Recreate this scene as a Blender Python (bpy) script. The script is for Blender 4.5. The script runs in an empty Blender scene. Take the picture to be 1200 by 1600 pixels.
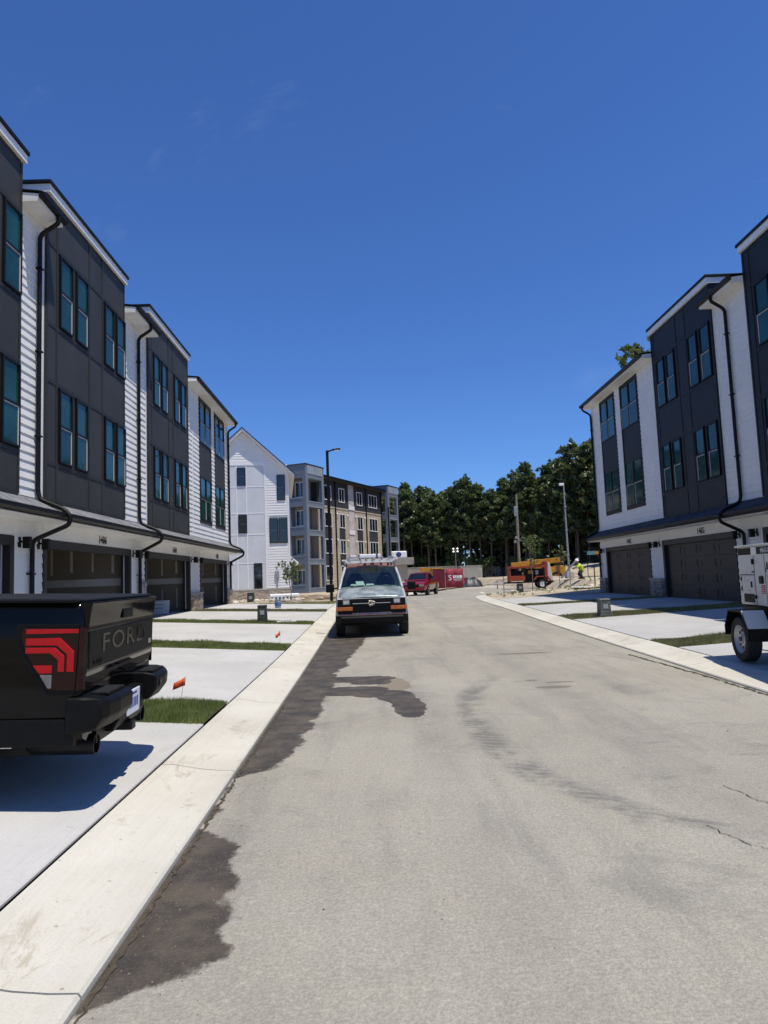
import bpy, bmesh, math, random
import numpy as np
from mathutils import Vector, Matrix
S = bpy.context.scene
COL = S.collection
R = math.radians
# ------------------------------------------------------------ camera
cam = bpy.data.cameras.new('camera'); CAM = bpy.data.objects.new('camera', cam); COL.objects.link(CAM)
cam.sensor_fit = 'VERTICAL'; cam.sensor_height = 36; cam.lens = 1080/1600*36; cam.clip_end = 3000; cam.clip_start = .05
yaw, pit, rol = R(1.54), R(5.36), R(-2.21)
fw = Vector((math.sin(yaw)*math.cos(pit), math.cos(yaw)*math.cos(pit), math.sin(pit)))
rt = Vector((math.cos(yaw), -math.sin(yaw), 0)); up = rt.cross(fw)
r2 = rt*math.cos(rol)+up*math.sin(rol); u2 = up*math.cos(rol)-rt*math.sin(rol)
CAM.matrix_world = Matrix(((r2.x, u2.x, -fw.x, 0), (r2.y, u2.y, -fw.y, 0), (r2.z, u2.z, -fw.z, 1.55), (0, 0, 0, 1)))
S.camera = CAM
# ------------------------------------------------------------ sky, sun, exposure
SUN = Vector((.42, -.36, 1.6)).normalized()
W = bpy.data.worlds.new('World'); S.world = W; W.use_nodes = True
wn = W.node_tree; bg = wn.nodes['Background']; sky = wn.nodes.new('ShaderNodeTexSky')
sky.sky_type = 'NISHITA'; sky.sun_disc = False; sky.sun_elevation = math.asin(SUN.z); sky.sun_rotation = math.atan2(SUN.x, SUN.y)
sky.altitude = 0; sky.air_density = 1.0; sky.dust_density = 0.1; sky.ozone_density = 2.6
tint = wn.nodes.new('ShaderNodeMix'); tint.data_type = 'RGBA'; tint.blend_type = 'MULTIPLY'; tint.inputs[0].default_value = 1; tint.inputs[7].default_value = (.58, .93, 1.55, 1)
wn.links.new(sky.outputs[0], tint.inputs[6]); bg.inputs[1].default_value = 0.087
tc_ = wn.nodes.new('ShaderNodeTexCoord'); mp = wn.nodes.new('ShaderNodeMapping'); mp.inputs['Scale'].default_value = (2.2, 5.5, 3.0); mp.inputs['Rotation'].default_value = (0, 0, R(25))
wn.links.new(tc_.outputs['Generated'], mp.inputs[0]); cn = wn.nodes.new('ShaderNodeTexNoise'); cn.inputs['Scale'].default_value = 1.3; cn.inputs['Detail'].default_value = 8; cn.inputs['Roughness'].default_value = .6; cn.inputs['Distortion'].default_value = .7
wn.links.new(mp.outputs[0], cn.inputs['Vector']); cr_ = wn.nodes.new('ShaderNodeMapRange'); cr_.inputs[1].default_value = .58; cr_.inputs[2].default_value = .82; cr_.inputs[4].default_value = .2; wn.links.new(cn.outputs['Fac'], cr_.inputs[0])
cm_ = wn.nodes.new('ShaderNodeMix'); cm_.data_type = 'RGBA'; wn.links.new(cr_.outputs[0], cm_.inputs[0]); wn.links.new(tint.outputs[2], cm_.inputs[6]); cm_.inputs[7].default_value = (5, 6.2, 8, 1); wn.links.new(cm_.outputs[2], bg.inputs[0])
sl = bpy.data.lights.new('sun', 'SUN'); sl.energy = 4.9; sl.angle = R(.53); sl.color = (1, .94, .82)
SL = bpy.data.objects.new('sun', sl); COL.objects.link(SL); SL.rotation_euler = (-SUN).to_track_quat('-Z', 'Y').to_euler()
V = S.view_settings; V.view_transform = 'Standard'; V.look = 'None'; V.gamma = 1; V.use_curve_mapping = False; V.exposure = 0
S.render.engine = 'CYCLES'; S.cycles.max_bounces = 8
rnd = random.Random(7)
# ------------------------------------------------------------ mesh helpers
class MB:
    def __init__(s): s.v = []; s.f = []
    def add(s, vs, fs):
        n = len(s.v); s.v += [tuple(map(float, p)) for p in vs]; s.f += [tuple(i+n for i in f) for f in fs]; return s
    def hexa(s, p): return s.add(p, [(0,3,2,1),(4,5,6,7),(0,1,5,4),(1,2,6,5),(2,3,7,6),(3,0,4,7)])
    def box(s, x0, x1, y0, y1, z0, z1):
        return s.hexa([(x0,y0,z0),(x1,y0,z0),(x1,y1,z0),(x0,y1,z0),(x0,y0,z1),(x1,y0,z1),(x1,y1,z1),(x0,y1,z1)])
    def prism(s, pts, ax, a, b):
        def m(p, t):
            if ax == 'x': return (t, p[0], p[1])
            if ax == 'y': return (p[0], t, p[1])
            return (p[0], p[1], t)
        n = len(pts); vs = [m(p, a) for p in pts]+[m(p, b) for p in pts]
        fs = [tuple(range(n))[::-1], tuple(range(n, 2*n))]+[(i, (i+1) % n, n+(i+1) % n, n+i) for i in range(n)]
        return s.add(vs, fs)
    def loft(s, secs, caps=True, closed=True):
        n = len(secs[0]); base = len(s.v); vs = [p for q in secs for p in q]; fs = []
        for k in range(len(secs)-1):
            for i in range(n if closed else n-1):
                j = (i+1) % n; fs.append((k*n+i, k*n+j, (k+1)*n+j, (k+1)*n+i))
        if caps: fs.append(tuple(range(n))[::-1]); fs.append(tuple((len(secs)-1)*n+i for i in range(n)))
        return s.add(vs, fs)
    def tube(s, path, r, n=8, caps=True):
        P = [Vector(p) for p in path]; rr = r if isinstance(r, (list, tuple)) else [r]*len(P)
        secs = []; prev = None
        for i, p in enumerate(P):
            if i == 0: t = P[1]-P[0]
            elif i == len(P)-1: t = P[-1]-P[-2]
            else: t = (P[i+1]-P[i]).normalized()+(P[i]-P[i-1]).normalized()
            t.normalize()
            if prev is None:
                a = Vector((0, 0, 1)) if abs(t.z) < .9 else Vector((1, 0, 0)); a = (a-t*a.dot(t)).normalized()
            else: a = (prev-t*prev.dot(t)).normalized()
            prev = a; b = t.cross(a)
            secs.append([tuple(p+(a*math.cos(2*math.pi*k/n)+b*math.sin(2*math.pi*k/n))*rr[i]) for k in range(n)])
        return s.loft(secs, caps)
    def cyl(s, p0, p1, r0, r1=None, n=16): return s.tube([p0, p1], [r0, r0 if r1 is None else r1], n)
    def lathe(s, prof, n=24, ax='z', c=(0, 0, 0)):   # prof: list of (r, h)
        secs = []
        for k in range(n):
            a = 2*math.pi*k/n; q = []
            for r, h in prof:
                p = (r*math.cos(a), r*math.sin(a), h)
                if ax == 'x': p = (h, r*math.cos(a), r*math.sin(a))
                if ax == 'y': p = (r*math.cos(a), h, r*math.sin(a))
                q.append((p[0]+c[0], p[1]+c[1], p[2]+c[2]))
            secs.append(q)
        m = len(prof); vs = [p for q in secs for p in q]; fs = []
        for k in range(n):
            k2 = (k+1) % n
            for i in range(m-1): fs.append((k*m+i, k2*m+i, k2*m+i+1, k*m+i+1))
        return s.add(vs, fs)
    def ring(s, outer, inner, ax, a, b):   # frame between two closed outlines (2-D), extruded
        n = len(outer)
        def m(p, t): return (t, p[0], p[1]) if ax == 'x' else ((p[0], t, p[1]) if ax == 'y' else (p[0], p[1], t))
        vs = [m(p, a) for p in outer]+[m(p, a) for p in inner]+[m(p, b) for p in outer]+[m(p, b) for p in inner]; fs = []
        for i in range(n):
            j = (i+1) % n
            fs += [(i, j, n+j, n+i), (2*n+i, 3*n+i, 3*n+j, 2*n+j), (i, 2*n+i, 2*n+j, j), (n+i, n+j, 3*n+j, 3*n+i)]
        return s.add(vs, fs)
    def mesh(s, name, mat, smooth=False, fix=True):
        me = bpy.data.meshes.new(name); me.from_pydata(s.v, [], s.f)
        if fix:
            bm = bmesh.new(); bm.from_mesh(me); bmesh.ops.recalc_face_normals(bm, faces=bm.faces); bm.to_mesh(me); bm.free()
        me.materials.append(mat)
        if smooth: me.polygons.foreach_set('use_smooth', [True]*len(me.polygons))
        return me
def inst(name, me, parent=None, loc=(0, 0, 0), rot=(0, 0, 0), scale=(1, 1, 1)):
    o = bpy.data.objects.new(name, me); COL.objects.link(o); o.parent = parent; o.location = loc; o.rotation_euler = rot; o.scale = scale
    return o
def obj(name, m, mat, parent=None, loc=(0, 0, 0), rot=(0, 0, 0), smooth=False, bevel=0, seg=2, sub=0, auto=None):
    o = inst(name, m.mesh(name, mat, smooth or auto is not None), parent, loc, rot)
    if bevel:
        b = o.modifiers.new('b', 'BEVEL'); b.width = bevel; b.segments = seg; b.limit_method = 'ANGLE'; b.angle_limit = R(32)
    if sub:
        b = o.modifiers.new('s', 'SUBSURF'); b.levels = sub; b.render_levels = sub
    if auto is not None:
        me = o.data; bm = bmesh.new(); bm.from_mesh(me)
        for e in bm.edges:
            e.smooth = not (len(e.link_faces) == 2 and e.calc_face_angle(0) > R(auto))
        bm.to_mesh(me); bm.free()
    return o
def tag(o, label=None, cat=None, group=None, kind=None):
    if label: o['label'] = label
    if cat: o['category'] = cat
    if group: o['group'] = group
    if kind: o['kind'] = kind
    return o
def thing(name, label, cat, loc=(0, 0, 0), rz=0, group=None):
    o = inst(name, None, None, loc, (0, 0, rz)); return tag(o, label, cat, group)
def dup(o, parent=None):
    c = o.copy(); COL.objects.link(c); c.parent = parent
    for ch in list(o.children): dup(ch, c)
    return c
def text(name, s, mat, size, parent, loc, rot, ext=.004, sx=1.0, align='CENTER', space=1.0):
    cu = bpy.data.curves.new(name, 'FONT'); cu.body = s; cu.size = size; cu.extrude = ext; cu.align_x = align; cu.align_y = 'CENTER'; cu.space_character = space
    cu.resolution_u = 3
    t = bpy.data.objects.new('tmp', cu); COL.objects.link(t)
    dg = bpy.context.evaluated_depsgraph_get(); me = bpy.data.meshes.new_from_object(t.evaluated_get(dg))
    bpy.data.objects.remove(t); bpy.data.curves.remove(cu); me.materials.clear(); me.materials.append(mat); me.name = name
    return inst(name, me, parent, loc, rot, (sx, 1, 1))
# ------------------------------------------------------------ node helpers
class NT:
    def __init__(s, name):
        s.m = bpy.data.materials.new(name); s.m.use_nodes = True; s.t = s.m.node_tree; s.n = s.t.nodes; s.l = s.t.links
        s.b = s.n['Principled BSDF']; s.out = s.n['Material Output']; s._p = None; s._o = None
    def new(s, k): return s.n.new(k)
    def put(s, sock, v):
        if isinstance(v, bpy.types.NodeSocket): s.l.new(v, sock)
        elif v is not None:
            if isinstance(v, (tuple, list)) and len(v) == 3 and sock.type == 'RGBA': v = (*v, 1)
            sock.default_value = v
    @property
    def pos(s):
        if s._p is None: s._p = s.new('ShaderNodeNewGeometry').outputs['Position']
        return s._p
    @property
    def obj(s):
        if s._o is None: s._o = s.new('ShaderNodeTexCoord').outputs['Object']
        return s._o
    def xyz(s, v):
        n = s.new('ShaderNodeSeparateXYZ'); s.put(n.inputs[0], v); return n.outputs
    def comb(s, x, y, z):
        n = s.new('ShaderNodeCombineXYZ'); s.put(n.inputs[0], x); s.put(n.inputs[1], y); s.put(n.inputs[2], z); return n.outputs[0]
    def scl(s, v, k):
        n = s.new('ShaderNodeVectorMath'); n.operation = 'MULTIPLY'; s.put(n.inputs[0], v); n.inputs[1].default_value = k; return n.outputs[0]
    def ma(s, op, a, b=None, c=None, clamp=False):
        n = s.new('ShaderNodeMath'); n.operation = op; n.use_clamp = clamp; s.put(n.inputs[0], a)
        if b is not None: s.put(n.inputs[1], b)
        if c is not None: s.put(n.inputs[2], c)
        return n.outputs[0]
    def noise(s, v, scale, det=4, ro=.55, dist=0):
        n = s.new('ShaderNodeTexNoise'); s.put(n.inputs['Vector'], v); n.inputs['Scale'].default_value = scale
        n.inputs['Detail'].default_value = det; n.inputs['Roughness'].default_value = ro; n.inputs['Distortion'].default_value = dist
        return n.outputs['Fac']
    def vor(s, v, scale, feat='F1', out='Distance'):
        n = s.new('ShaderNodeTexVoronoi'); n.feature = feat; s.put(n.inputs['Vector'], v); n.inputs['Scale'].default_value = scale; return n.outputs[out]
    def step(s, v, a, b, lo=0., hi=1.):
        n = s.new('ShaderNodeMapRange'); n.interpolation_type = 'SMOOTHSTEP'; s.put(n.inputs[0], v)
        n.inputs[1].default_value = a; n.inputs[2].default_value = b; n.inputs[3].default_value = lo; n.inputs[4].default_value = hi; return n.outputs[0]
    def curve(s, v, pts, lo, hi):   # piecewise-linear scalar function of v over [lo, hi]
        t = s.new('ShaderNodeMapRange'); s.put(t.inputs[0], v); t.inputs[1].default_value = lo; t.inputs[2].default_value = hi
        n = s.new('ShaderNodeValToRGB'); cr = n.color_ramp; cr.interpolation = 'LINEAR'
        while len(cr.elements) > 1: cr.elements.remove(cr.elements[0])
        for i, (x, y) in enumerate(pts):
            e = cr.elements[0] if i == 0 else cr.elements.new((x-lo)/(hi-lo))
            e.position = (x-lo)/(hi-lo); e.color = (y, y, y, 1)
        s.l.new(t.outputs[0], n.inputs[0]); return n.outputs[0]
    def mix(s, f, a, b, mode='MIX'):
        n = s.new('ShaderNodeMix'); n.data_type = 'RGBA'; n.blend_type = mode; s.put(n.inputs[0], f); s.put(n.inputs[6], a); s.put(n.inputs[7], b); return n.outputs[2]
    def bump(s, h, st=.3, d=.02):
        n = s.new('ShaderNodeBump'); n.inputs['Strength'].default_value = st; n.inputs['Distance'].default_value = d; s.put(n.inputs['Height'], h)
        s.l.new(n.outputs[0], s.b.inputs['Normal']); return n
    def fin(s, col=None, rough=None, metal=None, spec=None, coat=None):
        for k, v in (('Base Color', col), ('Roughness', rough), ('Metallic', metal), ('Specular IOR Level', spec), ('Coat Weight', coat)):
            if v is not None: s.put(s.b.inputs[k], v)
        return s.m
def mul(c, k): return tuple(min(1, x*k) for x in c)
def pm(name, c, rough=.6, var=.12, scale=3., bump=0., bscale=60., metal=0., spec=.4, coat=None, dirt=None, dk=.25, dist=.01):
    t = NT(name); n = t.noise(t.pos, scale, 5, .6)
    n = t.step(n, .3, .7); col = t.mix(n, mul(c, 1-var), mul(c, 1+var))
    if dirt:
        d = t.step(t.noise(t.pos, scale*2.3, 6, .7), .5, .75, 0, dk); col = t.mix(d, col, dirt)
    rg = t.ma('ADD', t.ma('MULTIPLY', t.noise(t.pos, scale*4, 3), .16), rough-.08)
    if bump: t.bump(t.noise(t.pos, bscale, 4), bump, dist)
    return t.fin(col, rg, metal, spec, coat)
# ground levels
def sm(a, b, x):
    t = max(0, min(1, (x-a)/(b-a))); return t*t*(3-2*t)
def zr(y): return .15*(sm(10, 30, y)-sm(38, 62, y))
# ------------------------------------------------------------ materials
def road_mat():
    t = NT('dusty_asphalt'); p = t.pos; o = t.xyz(p); x, y = o[0], o[1]
    big = t.noise(p, .28, 4, .6); med = t.noise(p, 1.7, 6, .65); fine = t.noise(p, 55, 3, .7)
    c = t.mix(t.step(big, .3, .7), (.308, .285, .234), (.405, .377, .315))
    c = t.mix(t.step(med, .4, .72, 0, .5), c, (.39, .355, .28))
    streak = t.noise(t.scl(p, (2.6, .35, 1)), 1.0, 5, .65)
    c = t.mix(t.step(streak, .45, .75, 0, .45), c, (.165, .156, .145))
    c = t.mix(t.step(t.noise(p, 4.2, 5, .7, .6), .55, .72, 0, .5), c, (.44, .405, .32))
    # aggregate specks and grain
    c = t.mix(t.step(t.vor(p, 120), .12, .3, .6, 0), c, (.42, .40, .36))
    c = t.mix(t.step(fine, .35, .66, .38, 0), c, (.13, .12, .1))
    g2 = t.noise(p, 23, 4, .75); c = t.mix(t.step(g2, .34, .5, .22, 0), c, (.17, .157, .13)); c = t.mix(t.step(g2, .56, .68, 0, .45), c, (.47, .435, .35))
    c = t.mix(t.step(t.noise(p, .9, 7, .72, .8), .52, .68, 0, .42), c, (.165, .158, .142))
    c = t.mix(t.step(t.vor(p, 26), .035, .06, .55, 0), c, (.55, .52, .45))
    c = t.mix(t.step(t.noise(p, 16, 3, .6), .6, .72, 0, .4), c, (.36, .34, .29))
    # worn wheel paths
    for xc, w, k in ((.6, .32, .16), (2.35, .38, .22)):
        d = t.ma('ABSOLUTE', t.ma('SUBTRACT', t.ma('ADD', x, t.ma('MULTIPLY', big, .8)), xc+.4))
        c = t.mix(t.ma('MULTIPLY', t.step(d, 0, w, k, 0), t.step(med, .3, .6)), c, (.12, .115, .11))
    # turning scuff, a curved tyre track with tread ribs
    tx = t.curve(y, [(3.9, .6), (4.2, .5), (4.5, .42), (5.0, .345), (5.6, .295), (6.2, .275), (7.2, .262), (8.2, .28), (9.2, .32), (10.5, .45), (11.5, .62)], 3.5, 12)
    tx = t.ma('MULTIPLY', tx, 4.0)
    d = t.ma('ABSOLUTE', t.ma('SUBTRACT', x, tx))
    ribs = t.step(t.ma('SINE', t.ma('MULTIPLY', t.ma('ADD', t.ma('ADD', y, t.ma('MULTIPLY', big, 1.1)), t.ma('MULTIPLY', x, .5)), 62.)), -.8, .8, .62, 1)
    m = t.ma('MULTIPLY', t.step(d, .06, .24, 1, 0), ribs)
    m = t.ma('MULTIPLY', m, t.ma('MULTIPLY', t.step(t.noise(p, 2.2, 5, .7), .38, .62), t.ma('MULTIPLY', t.step(y, 3.9, 4.4), t.step(y, 9, 11.5, 1, 0))))
    c = t.mix(t.ma('MULTIPLY', m, .66), c, (.085, .083, .08))
    # dark dragged smudges right of the track
    sm_ = t.ma('MULTIPLY', t.step(t.noise(t.scl(p, (.9, 2.6, 1)), 1.5, 6, .7), .56, .7), t.ma('MULTIPLY', t.step(x, 1.5, 2.6), t.step(y, 8.5, 5.5)))
    c = t.mix(t.ma('MULTIPLY', sm_, .5), c, (.09, .088, .088))
    # wet run-off along the left gutter; own irregular outline
    wn_ = t.ma('ADD', t.ma('MULTIPLY', t.ma('SUBTRACT', t.noise(p, 1.8, 8, .66), .5), .42), t.ma('MULTIPLY', t.ma('SUBTRACT', t.noise(t.scl(p, (1.6, .8, 1)), 7.5, 5, .7), .5), .16))
    wd = t.curve(y, [(2.72, 0), (2.88, .3), (3.06, .46), (3.25, .41), (3.4, .45), (3.62, .4), (3.84, .44), (4.29, .29), (4.5, .13), (4.65, .0), (4.95, .05), (5.3, .0), (5.7, .02), (5.9, .28), (6.2, .36), (6.97, .42), (8.4, .54), (9.55, .53), (10.9, .58), (11.6, .55), (12.5, .7), (13.5, .71), (15, .85), (16.7, 1.0), (18.4, 1.0), (19.5, .3)], 2.5, 20)
    wet = t.ma('SUBTRACT', t.ma('ADD', wd, wn_), t.ma('ADD', x, 1.13))
    wet = t.ma('MULTIPLY', t.step(wet, -.02, .035), t.step(y, 2.62, 2.7))
    def blob(cx, cy, rx, ry, amp=.9):
        a = t.ma('DIVIDE', t.ma('SUBTRACT', x, cx), rx); b = t.ma('DIVIDE', t.ma('SUBTRACT', y, cy), ry)
        q = t.ma('SQRT', t.ma('ADD', t.ma('MULTIPLY', a, a), t.ma('MULTIPLY', b, b)))
        return t.step(t.ma('ADD', q, t.ma('MULTIPLY', t.ma('SUBTRACT', t.noise(p, 2.6, 6, .65), .5), amp)), .98, 1.03, 1, 0)
    for a in ((-.25, 10.8, .6, .34, 1.1), (-.3, 9.75, .55, .4, 1.0), (.1, 9.45, .36, .3, 1.0), (.33, 9.1, .24, .4, 1.0), (.43, 8.5, .2, .72, 1.3), (.0, 10.5, .3, .3, 1.2)):
        wet = t.ma('MAXIMUM', wet, blob(*a))
    for a in ((2.42, 9.35, .24, .1, .5), (2.28, 10.0, .1, .07, .4), (2.62, 9.75, .2, .06, .5), (2.9, 13.2, .5, .12, .9)):
        c = t.mix(t.ma('MULTIPLY', blob(*a), .55), c, (.1, .08, .06))
    c = t.mix(t.ma('MULTIPLY', blob(.3, 10.15, .24, .75, 1.4), .5), c, (.19, .155, .11))
    damp = t.mix(t.step(t.noise(p, 3.1, 6, .7), .35, .7), (.05, .043, .035), (.115, .092, .068))
    c = t.mix(t.ma('MULTIPLY', blob(.3, 10.15, .24, .75, 1.4), .5), c, (.19, .155, .11))
    damp = t.mix(t.step(fine, .5, .75, 0, .5), damp, (.15, .125, .095))
    c = t.mix(wet, c, damp)
    rg = t.ma('SUBTRACT', .9, t.ma('MULTIPLY', wet, .28))
    t.bump(t.ma('ADD', t.ma('MULTIPLY', fine, .6), t.ma('ADD', t.ma('MULTIPLY', t.vor(p, 90), .4), t.ma('MULTIPLY', med, .8))), .6, .012)
    return t.fin(c, rg, 0, .25)
def conc_mat(name, a, b, broom=None, stain=(.3, .26, .2), sk=.35):
    t = NT(name); p = t.pos; big = t.noise(p, .6, 5, .6); c = t.mix(t.step(big, .3, .7), a, b)
    c = t.mix(t.step(t.noise(p, 2.7, 7, .72, .4), .56, .74, 0, sk), c, stain)
    c = t.mix(t.step(t.noise(p, 9, 5, .7), .62, .74, 0, sk*.6), c, mul(a, .72))
    fine = t.noise(p, 90, 3, .7); c = t.mix(t.step(fine, .3, .6, .22, 0), c, mul(a, .6))
    h = fine
    if broom:
        g = t.noise(t.scl(p, broom), 1., 4, .6); c = t.mix(t.step(g, .45, .7, 0, .16), c, mul(b, 1.08)); c = t.mix(t.step(g, .3, .46, .12, 0), c, mul(a, .8))
        c = t.mix(t.step(t.noise(t.scl(p, (1.5, .5, 1)), 2.2, 8, .75, 1.), .57, .66, 0, .55), c, mul(stain, 1.25)); c = t.mix(t.step(t.vor(p, 7.), .05, .075, .5, 0), c, mul(stain, .6)); h = t.ma('ADD', fine, t.ma('MULTIPLY', g, 1.2))
    t.bump(h, .3, .004)
    return t.fin(c, .85, 0, .25)
def brick_mat(name, cs, mortar=(.42, .40, .37)):
    t = NT(name); f = t.vor(t.scl(t.pos, (4.2, 4.2, 13)), 1., 'F1', 'Color'); v = t.xyz(f)[0]
    c = t.mix(t.step(v, .2, .5), cs[0], cs[1]); c = t.mix(t.step(v, .55, .9), c, cs[2]); t.bump(t.noise(t.pos, 60, 4), .4, .004)
    return t.fin(c, .9, 0, .2)
def leaf_mat(name, a, b, tr=.35, sc=.9):
    t = NT(name); n = t.step(t.noise(t.pos, sc, 3, .6), .3, .7); c = t.mix(n, a, b)
    c = t.mix(t.step(t.noise(t.pos, sc*9, 2), .4, .7, 0, .5), c, mul(b, 1.25))
    d = t.new('ShaderNodeBsdfDiffuse'); t.put(d.inputs[0], c); l = t.new('ShaderNodeBsdfTranslucent'); t.put(l.inputs[0], c)
    g = t.new('ShaderNodeBsdfGlossy'); g.inputs['Roughness'].default_value = .45; g.inputs[0].default_value = (.9, .9, .9, 1)
    x = t.new('ShaderNodeMixShader'); x.inputs[0].default_value = tr; t.l.new(d.outputs[0], x.inputs[1]); t.l.new(l.outputs[0], x.inputs[2])
    y = t.new('ShaderNodeMixShader'); y.inputs[0].default_value = .05; t.l.new(x.outputs[0], y.inputs[1]); t.l.new(g.outputs[0], y.inputs[2])
    t.l.new(y.outputs[0], t.out.inputs[0]); return t.m
def glass_clear(name, tint, gl=.12):
    t = NT(name); a = t.new('ShaderNodeBsdfTransparent'); a.inputs[0].default_value = (*tint, 1)
    g = t.new('ShaderNodeBsdfGlossy'); g.inputs['Roughness'].default_value = .03
    f = t.new('ShaderNodeFresnel'); f.inputs[0].default_value = 1.5
    x = t.new('ShaderNodeMixShader'); t.l.new(t.ma('ADD', f.outputs[0], gl-.04, clamp=True), x.inputs[0]); t.l.new(a.outputs[0], x.inputs[1]); t.l.new(g.outputs[0], x.inputs[2])
    t.l.new(x.outputs[0], t.out.inputs[0]); return t.m
def emit_mat(name, c, k):
    t = NT(name); t.b.inputs['Emission Color'].default_value = (*c, 1); t.b.inputs['Emission Strength'].default_value = k; return t.fin(c, .4)
MT = {}
MT['road'] = road_mat()
MT['curb'] = conc_mat('cream_curb_concrete', (.50, .468, .395), (.60, .57, .49), (38, 1.4, 1), (.26, .215, .15), .62)
MT['slab'] = conc_mat('pale_driveway_concrete', (.43, .42, .395), (.51, .50, .475), (50, 2.5, 1), (.33, .31, .28), .5)
MT['slab2'] = conc_mat('pale_driveway_concrete_right', (.40, .392, .375), (.47, .46, .445), (2.5, 50, 1), (.32, .29, .24), .5)
MT['joint'] = pm('dark_joint_filler', (.02, .02, .02), .9)
def dirt_mat():
    t = NT('sandy_dirt'); p = t.pos; c = t.mix(t.step(t.noise(p, .5, 6, .65), .3, .7), (.33, .26, .18), (.48, .42, .32))
    c = t.mix(t.step(t.noise(p, 3., 7, .7), .5, .72, 0, .7), c, (.55, .5, .41)); c = t.mix(t.step(t.noise(p, .23, 5, .7), .56, .7, 0, .5), c, (.12, .14, .05))
    t.bump(t.noise(p, 4, 8, .7), .8, .1); return t.fin(c, .95, 0, .1)
MT['dirt'] = dirt_mat()
def gravel_mat():
    t = NT('pale_gravel_yard'); p = t.pos; c = t.mix(t.step(t.noise(p, .3, 6, .65), .3, .7), (.34, .31, .26), (.46, .43, .37))
    c = t.mix(t.step(t.noise(p, 2., 6, .7), .5, .72, 0, .5), c, (.26, .235, .2)); t.bump(t.noise(p, 8, 6, .7), .5, .05); return t.fin(c, .95, 0, .1)
MT['gravel'] = gravel_mat()
MT['soil'] = pm('dark_soil', (.07, .055, .035), .95, .3, 20, .6, 80)
MT['blade'] = leaf_mat('grass_blade', (.13, .175, .035), (.27, .315, .09), .45, 3.)
MT['blade_dry'] = leaf_mat('sod_blade', (.15, .155, .05), (.29, .285, .12), .4, 4.)
MT['white'] = pm('white_siding_paint', (.76, .755, .73), .55, .035, 1.5, .06, 25, dirt=(.55, .53, .5), dk=.12)
MT['trimw'] = pm('white_trim_paint', (.78, .78, .78), .5, .03)
MT['soffit'] = pm('white_soffit', (.76, .75, .73), .6, .03)
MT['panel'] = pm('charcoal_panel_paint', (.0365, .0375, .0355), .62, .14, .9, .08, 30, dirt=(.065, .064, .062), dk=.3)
MT['panel_r'] = pm('charcoal_panel_shaded', (.013, .0145, .018), .62, .14, .9, .08, 30, dirt=(.02, .022, .025), dk=.3)  # darker, bluer copy of the charcoal panel; right row's shade put into the colour
MT['batten_r'] = pm('charcoal_batten_shaded', (.009, .010, .013), .6, .1)  # batten copy darkened the same way, shade of the right facade in its colour
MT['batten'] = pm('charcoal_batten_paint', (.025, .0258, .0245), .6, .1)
MT['black'] = pm('black_metal', (.006, .006, .006), .45, .15, spec=.22)
MT['frame'] = pm('black_window_frame', (.008, .008, .009), .45, .1, spec=.25)
MT['sash'] = pm('pale_sash_edge', (.55, .55, .53), .5, .05)
def win_mat(nm='teal_film_glass', blinds=False):
    t = NT(nm); p = t.pos; n = t.noise(p, .9, 4, .6)
    oi = t.new('ShaderNodeObjectInfo').outputs['Random']; c = t.mix(t.step(n, .35, .7), (.008, .05, .046), (.018, .088, .08)); c = t.mix(t.ma('MULTIPLY', oi, .6), c, (.006, .022, .023)); t.bump(t.noise(p, 1.1, 2), .12, .05)
    if blinds:
        z = t.xyz(p)[2]; s = t.step(t.ma('SINE', t.ma('MULTIPLY', z, 105.)), -.5, .6); c = t.mix(t.ma('MULTIPLY', s, t.step(oi, .25, .8, .0, .6)), c, (.035, .105, .1))
    return t.fin(c, .06, 0, .3)
MT['teal'] = win_mat(); MT['teal_blind'] = win_mat('teal_glass_over_blinds', True)
MT['glass'] = pm('dark_window_glass', (.012, .015, .017), .05, .3, .7, spec=.9)
def shingle_mat():
    t = NT('asphalt_shingle'); v = t.xyz(t.vor(t.scl(t.pos, (3, 3, 3)), 1.3, 'F1', 'Color'))[0]
    c = t.mix(v, (.10, .105, .115), (.2, .205, .215)); c = t.mix(t.step(t.noise(t.pos, 120, 2), .4, .65, 0, .5), c, (.3, .3, .31)); t.bump(t.noise(t.pos, 150, 2), .4, .005); return t.fin(c, .9, 0, .2)
MT['shingle'] = shingle_mat()
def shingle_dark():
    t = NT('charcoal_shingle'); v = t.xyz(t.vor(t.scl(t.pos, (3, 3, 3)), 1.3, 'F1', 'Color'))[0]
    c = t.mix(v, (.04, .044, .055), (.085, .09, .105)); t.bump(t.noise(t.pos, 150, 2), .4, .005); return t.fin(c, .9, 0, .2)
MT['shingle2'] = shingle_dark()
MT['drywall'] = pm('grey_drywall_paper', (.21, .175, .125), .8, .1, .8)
MT['mud'] = pm('joint_compound', (.52, .49, .44), .85, .08, 2)
MT['gfloor'] = pm('garage_concrete_floor', (.33, .32, .3), .8, .1, 1.)
MT['gdoor'] = pm('charcoal_garage_door', (.021, .021, .0215), .5, .08, 2)
MT['brick'] = brick_mat('buff_brick', ((.30, .22, .155), (.43, .35, .27), (.52, .46, .39)))
MT['brickg'] = brick_mat('grey_brick', ((.17, .145, .12), (.25, .22, .19), (.33, .30, .27)))
MT['mortar'] = pm('mortar', (.42, .40, .36), .9, .08, 8)
MT['stonecap'] = pm('stone_cap', (.46, .42, .36), .85, .1, 6, .3)
MT['greypanel'] = pm('pale_grey_panel', (.58, .60, .62), .6, .05, 1.2)
MT['steelgrey'] = pm('galvanised_grey', (.36, .37, .38), .45, .1, 6, metal=.5)
MT['darkgreen'] = pm('dark_green_box', (.035, .042, .034), .55, .2, 5, dirt=(.12, .11, .09))
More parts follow.
